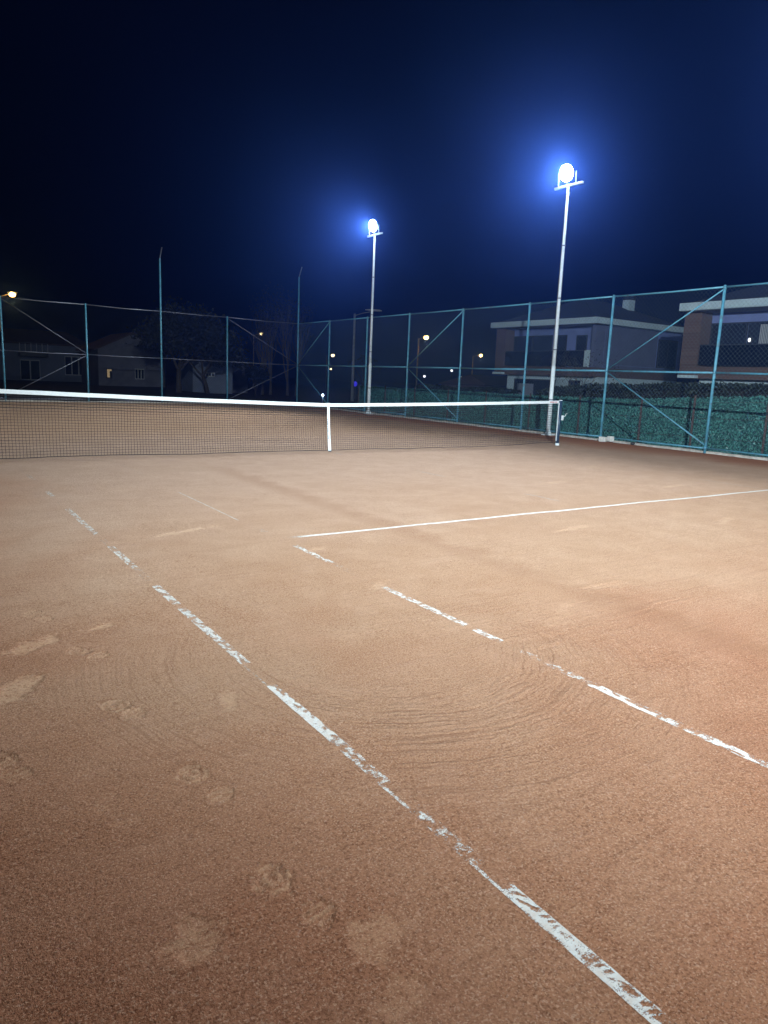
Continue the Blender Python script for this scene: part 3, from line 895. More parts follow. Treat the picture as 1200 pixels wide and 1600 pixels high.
RY = [18.91, 15.89, 12.81, 9.91, 6.85, 3.79, 0.74, -2.34, -5.40, -8.45, -11.5]
RP = [(8.875 + 0.0095 * y, y) for y in RY]
fence('chain_link_fence', 'tall teal chain-link fence along the side with the floodlight poles', RP, {0}, [(0, 1), (3, 4), (6, 7), (9, 10)], 'teal')
BX = [9.054, 5.48, 2.52, -0.445, -3.41, -6.38, -9.35]
BP = [(x, 18.91 + 0.0524 * (x - 9.054)) for x in BX]
def back_fence():
    # the corner post belongs to the side fence, so the first post is skipped
    root = thing('chain_link_fence', 'dim chain-link fence across the far end behind the net', 'fence')
    mesh_c = {}
    for i, (x, y) in enumerate(BP):
        if i == 0:
            continue
        if i == 2:
            p = MB().tube((x, y, -0.3), (x, y, 5.84), 0.036, n=10).build('tall_post', 'teal', root, True)
            MB().path([(x, y, 5.82), (x + 0.01, y + 0.015, 5.88), (x + 0.16, y + 0.22, 6.32)], [0.024, 0.024, 0.022]).build('bent_arm', 'grey_steel', p, True)
        else:
            p = MB().tube((x, y, -0.3), (x, y, ZT + 0.03), 0.034, n=10).build('post', 'teal', root, True)
            MB().ball((x, y, ZT + 0.03), 0.036, 8, 4, 0.5).build('post_cap', 'teal', p, True)
    for i in range(len(BP) - 1):
        (ax, ay), (bx, by) = BP[i], BP[i + 1]
        L = math.hypot(bx - ax, by - ay)
        ux, uy = (bx - ax) / L, (by - ay) / L
        for nm, z, r in (('top_rail', ZT, 0.017), ('middle_rail', ZM, 0.016), ('bottom_rail', ZB, 0.016)):
            e = 0.03
            MB().path([(ax + ux * e, ay + uy * e, z), (ax + ux * L / 2, ay + uy * L / 2, z - random.uniform(0.01, 0.03)), (bx - ux * e, by - uy * e, z)], [r] * 3, 7).build(nm, 'grey_steel', root, True)
        key = round(L, 2)
        if key not in mesh_c:
            mesh_c[key] = chain_mesh(L - 0.07, 0.07, ZT - 0.02, 0.08, 0.0013)
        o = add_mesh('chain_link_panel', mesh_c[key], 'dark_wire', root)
        tag(o, kind='stuff')
        o.location = (ax + ux * 0.035 - uy * 0.045, ay + uy * 0.035 + ux * 0.045, 0)
        o.rotation_euler = (0, 0, math.atan2(uy, ux))
    for a, f in ((0, 1), (3, 4)):
        (ax, ay), (bx, by) = BP[a], BP[f]
        L = math.hypot(bx - ax, by - ay)
        ux, uy = (bx - ax) / L, (by - ay) / L
        e = 0.04
        MB().tube((ax + ux * e, ay + uy * e, ZM + 0.05), (bx - ux * e, by - uy * e, ZT - 0.06), 0.014, n=7).build('brace', 'grey_steel', root, True)
        MB().tube((ax + ux * e, ay + uy * e, ZM - 0.05), (bx - ux * e, by - uy * e, ZB + 0.08), 0.014, n=7).build('brace', 'grey_steel', root, True)
back_fence()

# ------------------------------------------------------------------ floodlights
def floodlight(x, y, side, label, power=1.0, tilt_deg=16, cone=116, turn=0.0):
    """side = -1: stands on the right and shines towards -x."""
    root = thing('floodlight', label, 'floodlight', (x, y, 0), 0, 'court floodlights')
    MB().tube((0, 0, 0.0), (0, 0, 1.95), 0.062, 0.058, 12).build('lower_pole', 'white_steel', root, True)
    MB().tube((0, 0, 1.94), (0, 0, 6.74), 0.050, 0.034, 12).build('upper_pole', 'white_steel', root, True)
    bpl = MB().box(-0.14, 0.14, -0.14, 0.14, 0.0, 0.03)
    for a in (0, 1, 2, 3):
        c, s = math.cos(a * math.pi / 2), math.sin(a * math.pi / 2)
        i = len(bpl.v)
        bpl.v += [(0.06 * c + 0.006 * s, 0.06 * s - 0.006 * c, 0.03), (0.13 * c + 0.006 * s, 0.13 * s - 0.006 * c, 0.03), (0.06 * c + 0.006 * s, 0.06 * s - 0.006 * c, 0.16),
                  (0.06 * c - 0.006 * s, 0.06 * s + 0.006 * c, 0.03), (0.13 * c - 0.006 * s, 0.13 * s + 0.006 * c, 0.03), (0.06 * c - 0.006 * s, 0.06 * s + 0.006 * c, 0.16)]
        bpl.f += [(i, i + 1, i + 2), (i + 5, i + 4, i + 3), (i + 1, i + 4, i + 5, i + 2)]
    bpl.build('base_plate', 'white_steel', root)
    MB().tube((0, 0, 6.52), (0, 0, 6.60), 0.048, n=12).build('collar', 'white_steel', root, True)
    MB().path([(side * 0.068, 0.02, 0.02), (side * 0.066, 0.022, 2.0), (side * 0.052, 0.02, 4.4), (side * 0.044, 0.018, 6.7), (side * 0.05, 0.04, 6.95)], [0.007] * 5, 5).build('cable', 'cable', root, True)
    for z in (1.0, 2.4, 3.8, 5.2):
        MB().tube((0, 0, z), (0, 0, z + 0.03), 0.064 if z < 1.9 else 0.054, n=12).build('cable_band', 'grey_steel', root, True)
    MB().box(-0.03, 0.03, -0.50, 0.50, 6.735, 6.795).build('cross_bar', 'white_steel', root, bevel=0.006)
    # head: tilted housing with yoke
    tilt = math.radians(tilt_deg)
    ta = math.radians(turn)
    hx, hy = side * math.cos(ta), math.sin(ta)
    d = Vector((hx * math.cos(tilt), hy * math.cos(tilt), -math.sin(tilt)))
    up = Vector((hx * math.sin(tilt), hy * math.sin(tilt), math.cos(tilt)))
    c = Vector((side * 0.02, 0.06, 7.10))
    side_v = up.cross(d)
    def disc(rings, mat, nm, par):
        m = MB()
        n = 24
        for f, r in rings:
            for k in range(n):
                w = 2 * math.pi * k / n
                m.v.append(tuple(c + side_v * (r * math.cos(w)) + up * (r * math.sin(w)) + d * f))
        for j in range(len(rings) - 1):
            for k in range(n):
                m.f.append((j * n + k, j * n + (k + 1) % n, (j + 1) * n + (k + 1) % n, (j + 1) * n + k))
        m.f.append(tuple(reversed(range(n))))
        m.f.append(tuple((len(rings) - 1) * n + k for k in range(n)))
        return m.build(nm, mat, par)
    hd = disc([(-0.13, 0.10), (-0.09, 0.13), (0.02, 0.215), (0.045, 0.225)], 'dark_housing', 'housing', root)
    disc([(0.047, 0.212), (0.066, 0.20), (0.075, 0.13)], 'flood_lens', 'lens', hd)
    for k in range(5):
        cc_ = c + side_v * (-0.06 + 0.03 * k) - d * 0.131
        fin = MB()
        for yo in (-0.004, 0.004):
            for p in (cc_ + up * 0.08, cc_ - up * 0.08, cc_ - up * 0.08 - d * 0.05, cc_ + up * 0.08 - d * 0.05):
                fin.v.append(tuple(p + side_v * yo))
        fin.f += [(0, 1, 2, 3), (7, 6, 5, 4), (0, 4, 5, 1), (1, 5, 6, 2), (2, 6, 7, 3), (3, 7, 4, 0)]
        fin.build('cooling_fin', 'dark_housing', hd)
    for s in (-1, 1):
        MB().tube((side_v.x * s * 0.285, c.y + side_v.y * s * 0.285, 6.79), (c.x + side_v.x * s * 0.285, c.y + side_v.y * s * 0.285, 7.10), 0.014, n=6).build('yoke_arm', 'white_steel', root, True)
    ld = bpy.data.lights.new('flood_lamp', 'SPOT')
    ld.energy = FLOOD_POWER * power
    ld.color = FLOOD_COLOR
    ld.spot_size = math.radians(cone)
    ld.spot_blend = 1.0
    ld.shadow_soft_size = 0.06
    lo = bpy.data.objects.new('flood_lamp', ld)
    lo.location = c + d * 0.20
    lo.rotation_euler = d.to_track_quat('-Z', 'Y').to_euler()
    lo.parent = root
    col.objects.link(lo)
    return root

floodlight(8.74, 2.50, -1, 'nearer white floodlight pole, by the right net post', 0.88, 16, 118, -6)
floodlight(8.74, 12.10, -1, 'farther white floodlight pole, lit, beyond the net', 1.5, 15, 122, -5)
floodlight(8.74, -7.10, -1, 'white floodlight pole beside the near half of the green fence', 1.6, 10, 116, 12)
floodlight(-8.75, -7.10, 1, 'white floodlight pole beside the near left sideline', 0.6, 16, 136, 0)
floodlight(-8.75, -16.70, 1, 'white floodlight pole behind the near left corner', 5.7, 6, 103, 40)

# ------------------------------------------------------------------ net
def net_top(x):
    return 0.914 + 0.156 * (abs(x) / 6.4) ** 1.25

def make_net():
    root = thing('tennis_net', 'black tennis net with white top tape and white centre strap', 'net')
    x0, x1 = -6.27, 6.27
    dxp, dzp = 0.047, 0.0425
    nxn = int((x1 - x0) / dxp) + 1
    nzn = 23
    X = np.linspace(x0, x1, nxn)
    J = np.linspace(0, 1, nzn)
    PX = np.empty((nxn, nzn, 3))
    for j, t in enumerate(J):
        top = 0.914 + 0.156 * (np.abs(X) / 6.4) ** 1.25 - 0.05
        bot = 0.018 + 0.05 * sstep(4.2, 6.2, X) + 0.02 * vnoise(X * 1.1, X * 0, 81)
        z = bot + (top - bot) * t
        slack = (1 - t) ** 2
        z = z + (0.010 * (vnoise(X * 2.5, X * 0 + t * 5, 82) - 0.5)) * math.sin(math.pi * t) + 0.006 * (vnoise(X * 14, X * 0 + t * 19, 83) - 0.5)
        z = bot + (z - bot) * (1 - 0.30 * slack * (1 - t) * 0)
        yy = -0.085 * slack * (0.4 + 0.8 * vnoise(X * 0.8, X * 0, 84)) + 0.03 * (vnoise(X * 1.7, X * 0 + t * 2.2, 85) - 0.5)
        PX[:, j, 0] = X + 0.007 * (vnoise(X * 9, X * 0 + t * 17, 86) - 0.5) + 0.02 * slack * (vnoise(X * 1.5, X * 0, 87) - 0.5)
        PX[:, j, 1] = yy * (1 - np.exp(-((X) / 0.3) ** 2) * 0.6)
        PX[:, j, 2] = z
    m = MB()
    r = 0.0026
    V = m.v
    F = m.f
    def strand(P, rr):
        n = len(P)
        base = len(V)
        D = np.gradient(P, axis=0)
        D /= np.linalg.norm(D, axis=1)[:, None]
        A = np.cross(D, (0, 1, 0))
        A /= np.linalg.norm(A, axis=1)[:, None]
        B = np.cross(D, A)
        for w in (0.5, 2.6, 4.7):
            pass
        ring = [P + rr * (math.cos(w) * A + math.sin(w) * B) for w in (0.5, 2.594, 4.689)]
        for i in range(n):
            for k in range(3):
                V.append(tuple(ring[k][i]))
        for i in range(n - 1):
            a = base + i * 3
            for k in range(3):
                k2 = (k + 1) % 3
                F.append((a + k, a + k2, a + 3 + k2, a + 3 + k))
    for j in range(nzn):
        strand(PX[::2, j], r)
        if j >= nzn - 6:
            strand(PX[::2, j] + np.array((0, 0.004, 0.004)), r)
    for i in range(nxn):
        strand(PX[i, ::2], r)
    mesh_o = m.build('netting', 'net_cord', root)
    tag(mesh_o, kind='stuff')
    MB().path([tuple(p) for p in PX[::6, 0]], [0.006] * len(PX[::6, 0]), 5).build('bottom_cord', 'net_cord', root, True)
    for i in (0, -1):
        MB().path([tuple(p) for p in PX[i, ::3]], [0.006] * len(PX[i, ::3]), 5).build('side_cord', 'net_cord', root, True)
    # top tape: a folded band over the cable
    t = MB()
    n = 70
    for i in range(n + 1):
        x = -6.33 + 12.66 * i / n
        z = net_top(x)
        sag = 0.003 * float(vnoise(x * 3, 0.2, 88) - 0.5)
        w = 0.010 + 0.004 * float(vnoise(x * 5, 0.6, 89))
        for yy, zz in ((-w, z - 0.062), (-w - 0.001, z - 0.012), (-0.006, z), (0.006, z), (w + 0.001, z - 0.012), (w, z - 0.062)):
            t.v.append((x, yy, zz + sag))
    for i in range(n):
        for k in range(6):
            a, b = i * 6 + k, i * 6 + (k + 1) % 6
            t.f.append((a, b, b + 6, a + 6))
    t.f.append((5, 4, 3, 2, 1, 0))
    t.f.append(tuple(n * 6 + k for k in range(6)))
    tape = t.build('top_tape', 'net_tape', root, False)
    zt = net_top(6.1)
    MB().box(6.02, 6.17, -0.0165, -0.0145, zt - 0.038, zt - 0.020).build('red_mark', 'red_print', tape)
    MB().box(6.19, 6.27, -0.0165, -0.0145, zt - 0.036, zt - 0.022).build('red_mark', 'red_print', tape)
    MB().path([(-6.36, 0, net_top(6.36) - 0.02), (-6.3, 0, net_top(6.3) - 0.02)], [0.005] * 2).build('cable', 'grey_steel', root)
    MB().path([(6.3, 0, net_top(6.3) - 0.02), (6.36, 0, net_top(6.36) - 0.02)], [0.005] * 2).build('cable', 'grey_steel', root)
    # centre strap: both sides of the net, slightly twisted
    s = MB()
    n = 16
    for i in range(n + 1):
        z = 0.915 - 0.90 * i / n
        tw = 0.10 * math.sin(i / n * 2.6)
        hw = 0.026 + 0.006 * i / n
        yc = -0.02 - 0.06 * (i / n) ** 2
        xo = 0.022 * i / n
        for a, b in ((-1, -1), (1, -1), (1, 1), (-1, 1)):
            px, py = a * hw, b * 0.004 - 0.0
            s.v.append((xo + px * math.cos(tw) - py * math.sin(tw), yc + px * math.sin(tw) + py * math.cos(tw), z))
    for i in range(n):
        for k in range(4):
            a, b = i * 4 + k, i * 4 + (k + 1) % 4
            s.f.append((a, b, b + 4, a + 4))
    s.f.append((0, 1, 2, 3))
    s.f.append(tuple(n * 4 + k for k in (3, 2, 1, 0)))
    strap = s.build('centre_strap', 'net_tape', root)
    MB().box(-0.03, 0.034, -0.024, 0.024, net_top(0) - 0.064, net_top(0) + 0.006).build('strap_loop', 'net_tape', strap, bevel=0.004)
    MB().box(0.000, 0.045, -0.105, -0.06, 0.0, 0.022).build('strap_buckle', 'dark_housing', strap, bevel=0.003)
    pm = MB()
    for k in range(9):
        z = 0.60 - 0.045 * k
        i_ = (0.915 - z) / 0.90
        yc = -0.02 - 0.06 * i_ ** 2
        xo = 0.022 * i_
        tw = 0.10 * math.sin(i_ * 2.6)
        for q in range(2):
            xa = -0.024 + 0.006 * q
            pm.box(xo + xa, xo + xa + 0.005, yc + xa * math.sin(tw) - 0.0062, yc + xa * math.sin(tw) - 0.0045, z, z + 0.012 + 0.012 * ((k * 7 + q * 3) % 3))
    pm.build('faded_print', 'blue_print', strap)
    return root
make_net()

def net_post(x, label):
    s = 1 if x > 0 else -1
    root = thing('net_post', label, 'net post', (x, 0, 0), 0, 'net posts')
    MB().tube((0, 0, -0.2), (0, 0, 1.07), 0.042, n=16).build('tube', 'navy', root, True)
    MB().tube((0, 0, 1.07), (0, 0, 1.085), 0.046, 0.040, 16).build('cap', 'white_steel', root)
    MB().tube((0, 0, -0.05), (0, 0, 0.055), 0.05, 0.048, 16).build('ground_sleeve', 'white_steel', root, True)
    MB().box(-s * 0.05 - 0.005, -s * 0.05 + 0.005, -0.012, 0.012, 0.10, 1.02).build('lacing_bar', 'white_steel', root)
    w = MB().box(s * 0.085 - 0.03, s * 0.085 + 0.03, -0.035, 0.035, 0.60, 0.72).build('winch', 'white_steel', root, bevel=0.008)
    MB().path([(s * 0.10, -0.03, 0.69), (s * 0.10, -0.08, 0.70), (s * 0.135, -0.085, 0.765), (s * 0.135, -0.115, 0.765)], [0.008] * 4, 7).build('crank', 'white_steel', w, True)
    MB().tube((s * 0.02, 0, 0.66), (s * 0.085, 0, 0.66), 0.02, n=8).build('winch_bracket', 'navy', w)
    return root
net_post(6.40, 'dark navy net post with white winch at the right end of the net')
net_post(-6.40, 'dark navy net post at the left end of the net')

# blocks on the kerb, stone
b = thing('concrete_block', 'white concrete block lying on the kerb at a fence post foot', 'block', (8.73, 0.53, 0.0), 0.15, 'white blocks at the fence foot')
MB().box(-0.07, 0.07, -0.09, 0.09, 0.0, 0.13).build('block_body', 'block', b, bevel=0.012)
b = thing('concrete_block', 'smaller white concrete block leaning on the block by the kerb', 'block', (8.80, 0.34, 0.0), -0.2, 'white blocks at the fence foot')
MB().box(-0.06, 0.06, -0.075, 0.075, 0.02, 0.16).build('block_body', 'block', b, bevel=0.012)
st = MB().ball((0, 0, 0.04), 0.06, 9, 6, 0.7)
st.v = [(x * random.uniform(0.8, 1.25), y * random.uniform(0.8, 1.25), z * random.uniform(0.85, 1.1)) for x, y, z in st.v]
so = st.build('stone', 'stone')
so.location = (8.78, -0.38, 0.0)
tag(so, 'small dark stone on the kerb between two fence posts', 'stone')

# ------------------------------------------------------------------ green leaf screen behind the side fence
def screen():
    root = thing('leaf_screen', 'green artificial leaf screen on brown posts behind the side fence', 'screen')
    PY = [-9.4, -6.8, -4.4, -2.05, 0.05, 1.80, 4.20, 6.47, 8.80, 11.1, 13.4, 15.7, 18.0]
    def top(y):
        return float(np.interp(y, [-10, -5, -2, 2.4, 6, 30], [1.62, 1.52, 1.38, 1.10, 1.05, 0.98]))
    X = 12.0
    for y in PY:
        MB().box(X - 0.075, X - 0.035, y - 0.025, y + 0.025, -0.4, top(y) + 0.06).build('post', 'brown_post', root, bevel=0.004)
    for a, b_ in zip(PY[:-1], PY[1:]):
        m = MB()
        ya, yb = a + 0.005, b_ - 0.005
        i = 0
        m.v += [(X, ya, -0.32), (X + 0.04, ya, -0.32), (X + 0.04, ya, top(a) - 0.03), (X, ya, top(a) - 0.03), (X, yb, -0.32), (X + 0.04, yb, -0.32), (X + 0.04, yb, top(b_) - 0.03), (X, yb, top(b_) - 0.03)]
        m.f += [(0, 1, 2, 3), (7, 6, 5, 4), (0, 4, 5, 1), (1, 5, 6, 2), (2, 6, 7, 3), (3, 7, 4, 0)]
        back = m.build('backing', 'screen_back', root)
        n = int((yb - ya) * 2100)
        y = rng.uniform(ya, yb, n)
        tp = np.interp(y, [-10, -5, -2, 2.4, 6, 30], [1.62, 1.52, 1.38, 1.10, 1.05, 0.98])
        tp = tp + 0.012 * (vnoise(y * 9, y * 0, 91) - 0.5)
        z = -0.30 + (tp + 0.30) * rng.uniform(0, 1, n)
        x = X - rng.uniform(0.0, 0.035, n)
        U, V = rand_axes(n, 0.022, 0.011)
        U[:, 0] *= 0.35
        V[:, 0] *= 0.45
        lv = add_mesh('leaf_mat', quads_mesh('leaf_mat', np.stack([x, y, z], 1), U, V), 'screen_leaf', root)
        tag(lv, kind='stuff')
        for fz in (0.28, 0.62, 0.90):
            MB().path([(X - 0.033, ya, -0.3 + (top(a) + 0.3) * fz), (X - 0.031, yb, -0.3 + (top(b_) + 0.3) * fz)], [0.004] * 2, 5).build('wire', 'brown_post', root)
screen()

# clipped dark hedge in front of the houses
def hedge(name, label, x0, x1, y0, y1, ztop, n, leaf):
    zb = gz((x0 + x1) / 2, (y0 + y1) / 2) - 0.1
    root = thing(name, label, 'hedge', (x0, y0, zb))
    root.location = (0, 0, 0)
    m = MB()
    k = 24
    for i in range(k + 1):
        y = y0 + (y1 - y0) * i / k
        zt = ztop(y) - 0.09 + 0.05 * random.uniform(-1, 1)
        for x, z in ((x0 + 0.1, zb), (x0 + 0.08, zt - 0.1), (x0 + 0.2, zt), (x1 - 0.2, zt), (x1 - 0.08, zt - 0.1), (x1 - 0.1, zb)):
            m.v.append((x + random.uniform(-0.03, 0.03), y, z))
    for i in range(k):
        for c in range(5):
            a = i * 6 + c
            m.f.append((a, a + 6, a + 7, a + 1))
    m.f.append((0, 1, 2, 3, 4, 5))
    m.f.append(tuple(k * 6 + c for c in (5, 4, 3, 2, 1, 0)))
    m.build('twigs', 'hedge_core', root)
    y = rng.uniform(y0, y1, n)
    zt = np.array([ztop(v) for v in y]) + 0.10 * (vnoise(y * 5, y * 0, 95) - 0.5)
    w = rng.uniform(0, 1, n)
    front = w < 0.6
    x = np.where(front, x0 + rng.normal(0.02, 0.05, n), rng.uniform(x0, x1, n))
    z = np.where(front, zb + (zt - zb) * rng.uniform(0, 1, n), zt + rng.normal(0, 0.04, n))
    U, V = rand_axes(n, leaf, leaf * 0.55)
    lv = add_mesh('foliage', quads_mesh('foliage', np.stack([x, y, z], 1), U, V), 'hedge_leaf', root)
    tag(lv, kind='stuff')
hedge('hedge', 'dark clipped hedge between the green screen and the villas', 14.0, 15.1, -9.0, 8.2,
      lambda y: float(np.interp(y, [-9, -0.7, 3.45, 7.4, 8.2], [1.75, 1.66, 1.52, 1.34, 1.12])), 26000, 0.035)
hedge('hedge', 'low dark garden hedge left of the left villa', 22.0, 23.2, 18.2, 27.0, lambda y: 0.98 + 0.05 * math.sin(y), 9000, 0.05)

# yellow-green grass clump rising above the screen
def grass_clump(x, y, label, n=420, h=1.0, sp=0.9):
    zb = gz(x, y)
    root = thing('grass_clump', label, 'grass', (x, y, zb), 0, 'yellow-green grass clumps beyond the screen')
    m = MB()
    for i in range(n):
        a = random.uniform(0, 6.283)
        r = sp * math.sqrt(random.random())
        bx, by = r * math.cos(a), r * math.sin(a)
        hh = h * random.uniform(0.6, 1.05) * (1 - 0.25 * r / sp)
        lx, ly = random.gauss(0, 0.14), random.gauss(0, 0.14)
        w = random.uniform(0.008, 0.016)
        c, s = math.cos(a), math.sin(a)
        k = len(m.v)
        for t, ww in ((0, 1.0), (0.55, 0.8), (1.0, 0.1)):
            px, py, pz = bx + lx * t * t, by + ly * t * t, hh * t
            m.v += [(px - s * w * ww, py + c * w * ww, pz), (px + s * w * ww, py - c * w * ww, pz)]
        m.f += [(k, k + 1, k + 3, k + 2), (k + 2, k + 3, k + 5, k + 4)]
    o = m.build('blades', 'grass_leaf', root)
    tag(o, kind='stuff')
grass_clump(14.2, 15.3, 'leftmost yellow-green grass clump above the green screen', h=0.98)
grass_clump(14.1, 14.2, 'middle yellow-green grass clump above the green screen', h=1.12)
grass_clump(14.3, 13.1, 'rightmost yellow-green grass clump above the green screen', h=1.08)

# ------------------------------------------------------------------ villas on the right
def villa(dx, dy, label, lit):
    """Drawn in local coordinates: front fascia at x=0, its left end at y=0, house runs to -y."""
    root = thing('villa', label, 'house', (dx, dy, 0), 0, 'villas beyond the hedge')
    W = 8.55
    D = 9.4
    zb = -0.75
    # upper storey
    up = MB().box(1.5, D - 0.7, -W + 0.55, -0.45, 2.503, 4.868).build('upper_wall', 'plaster_blue_lit', root)
    MB().box(0.7, D - 0.7, -W + 0.55, 0.12, 1.97, 2.50).build('floor_band', 'brick', root)
    MB().box(0.70, 1.6, -0.70, 0.13, 2.503, 4.867).build('brick_pillar', 'brick', root)
    MB().box(0.72, 1.497, -W + 0.55, -W + 0.85, 2.503, 4.867).build('side_fin', 'plaster_dark', root)
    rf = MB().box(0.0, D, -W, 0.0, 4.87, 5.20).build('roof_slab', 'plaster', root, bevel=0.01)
    MB().box(0.12, 1.49, -W + 0.12, -0.12, 4.855, 4.869).build('soffit', 'soffit', rf)
    h = MB()
    e0, e1, f0, f1, zr = 0.25, D - 0.25, -W + 0.25, -0.25, 5.2
    h.v += [(e0, f0, zr), (e1, f0, zr), (e1, f1, zr), (e0, f1, zr), (3.6, -W / 2, 6.75), (D - 3.6, -W / 2, 6.75)]
    h.f += [(0, 1, 5, 4), (1, 2, 5), (2, 3, 4, 5), (3, 0, 4), (0, 3, 2, 1)]
    h.build('hip_roof', 'roof_dark', rf)
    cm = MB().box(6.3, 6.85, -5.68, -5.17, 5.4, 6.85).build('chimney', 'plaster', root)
    cp = MB()
    for k in range(3):
        cp.box(6.27, 6.88, -5.71, -5.14, 6.87 + k * 0.1, 6.92 + k * 0.1)
    for sx in (6.34, 6.81):
        for sy in (-5.64, -5.21):
            cp.box(sx - 0.025, sx + 0.025, sy - 0.025, sy + 0.025, 6.85, 7.1)
    cp.build('chimney_cap', 'frame_dark', cm)
    def window(y0, y1, z0, z1, x, mull=0, nm='window'):
        f = MB()
        t = 0.06
        f.box(x - 0.05, x - 0.002, y0, y1, z0, z0 + t).box(x - 0.05, x - 0.002, y0, y1, z1 - t, z1)
        f.box(x - 0.05, x - 0.002, y0, y0 + t, z0 + t, z1 - t).box(x - 0.05, x - 0.002, y1 - t, y1, z0 + t, z1 - t)
        for k in range(mull):
            yy = y0 + (y1 - y0) * (k + 1) / (mull + 1)
            f.box(x - 0.048, x - 0.002, yy - t / 2, yy + t / 2, z0 + t, z1 - t)
        fo = f.build(nm, 'frame_dark', root)
        for k in range(mull + 1):
            ya = y0 + (y1 - y0) * k / (mull + 1) + t
            yb = y0 + (y1 - y0) * (k + 1) / (mull + 1) - t
            MB().box(x - 0.03, x - 0.006, ya, yb, z0 + t, z1 - t).build('pane', 'glass', fo)
        return fo
    window(-4.05, -0.72, 2.52, 4.42, 1.5, 1)
    window(-5.20, -4.50, 2.52, 4.40, 1.5)
    window(-6.75, -5.95, 2.52, 4.36, 1.5, 0, 'balcony_door')
    # balcony railing
    rail = MB().box(0.78, 0.80, -7.25, -0.72, 2.56, 3.42).build('railing_glass', 'glass_rail', root)
    MB().box(0.765, 0.815, -7.25, -0.72, 3.422, 3.455).build('handrail', 'frame_dark', rail)
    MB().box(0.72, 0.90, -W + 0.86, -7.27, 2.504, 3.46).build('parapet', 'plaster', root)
    # ground floor
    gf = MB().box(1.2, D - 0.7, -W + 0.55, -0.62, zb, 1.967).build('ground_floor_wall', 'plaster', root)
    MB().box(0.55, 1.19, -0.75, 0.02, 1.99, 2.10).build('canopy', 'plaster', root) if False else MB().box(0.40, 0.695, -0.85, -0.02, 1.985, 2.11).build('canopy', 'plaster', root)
    op = MB()
    op.box(1.15, 1.197, -4.85, -1.32, 1.66, 1.74).box(1.15, 1.197, -1.40, -1.32, zb, 1.66).box(1.15, 1.197, -4.85, -4.77, zb, 1.66)
    opo = op.build('garage_frame', 'frame_dark', root)
    MB().box(1.165, 1.195, -4.77, -3.05, zb, 1.66).build('pane', 'glass', opo)
    MB().box(1.165, 1.195, -1.62, -1.40, zb, 1.66).build('pane', 'glass', opo)
    MB().box(1.165, 1.195, -3.03, -1.64, 1.44, 1.66).build('transom', 'glass', opo)
    dr = MB().box(1.14, 1.19, -3.03, -1.64, zb, 1.43).build('door', 'door_panel', root)
    MB().tube((1.10, -2.95, 0.25), (1.10, -2.95, 0.55), 0.015, n=6).build('door_handle', 'grey_steel', dr)
    window(-6.75, -5.90, 0.6, 1.75, 1.2)
    # side face (towards -y): one tall dark window with louvre, cladding
    sw = MB().box(6.4, 8.3, -W + 0.50, -W + 0.548, 2.7, 4.4).build('side_window', 'frame_dark', root)
    MB().box(6.5, 7.3, -W + 0.485, -W + 0.498, 2.8, 4.3).build('pane', 'glass', sw)
    MB().box(7.4, 8.2, -W + 0.485, -W + 0.498, 2.8, 4.3).build('pane', 'glass', sw)
    MB().box(1.51, D - 0.71, -W + 0.53, -W + 0.549, 2.51, 2.68).build('side_band', 'plaster_dark', root)
    MB().box(1.51, 6.3, -W + 0.535, -W + 0.5485, 2.70, 4.86).build('side_render', 'plaster_dark', root)
    if lit:
        wl = MB().box(1.42, 1.497, -2.66, -2.54, 3.52, 3.80).build('stand_in_lamp', 'frame_dark', root)  # added lamp, stands in for a bright point glimpsed in the window glass
        MB().ball((1.38, -2.60, 3.66), 0.055, 8, 6, 1.6).build('lamp_bulb', 'cool_far', wl)
        cu = MB()
        for k in range(7):
            y = -3.0 - 0.07 * k
            cu.tube((1.44, y, 2.6), (1.44, y - 0.01, 4.3), 0.022, n=6)
        cu.build('curtain', 'frame_white', root)
    return root
villa(25.3, 23.62, 'left two-storey villa with white fascia behind the nearer floodlight pole', False)
villa(22.2, 7.93, 'right two-storey villa with brown brick pillar, cut by the picture edge', True)

# ------------------------------------------------------------------ trees
def grow(m, p, d, L, r, depth, tips, spread, up):
    n = 3
    pts = [p]
    rad = [r]
    q = p.copy()
    dd = d.copy()
    for i in range(n):
        dd = (dd + Vector((random.gauss(0, 0.12), random.gauss(0, 0.12), random.gauss(0, 0.08) + up))).normalized()
        q = q + dd * (L / n)
        pts.append(q.copy())
        rad.append(r * (1 - 0.45 * (i + 1) / n))
    m.path(pts, rad, 5 if depth > 1 else 3)
    if depth == 0:
        tips.append((q.copy(), dd.copy()))
        return
    kids = random.randint(2, 3) + (1 if depth > 2 else 0)
    for c in range(kids):
        t = random.uniform(0.45, 1.0) if c else 1.0
        j = min(n, max(1, int(round(t * n))))
        a = Vector((random.gauss(0, 1), random.gauss(0, 1), random.gauss(0, 0.5))).normalized()
        nd = (dd + a * spread).normalized()
        grow(m, pts[j], nd, L * random.uniform(0.58, 0.8), rad[j] * 0.68, depth - 1, tips, spread, up)

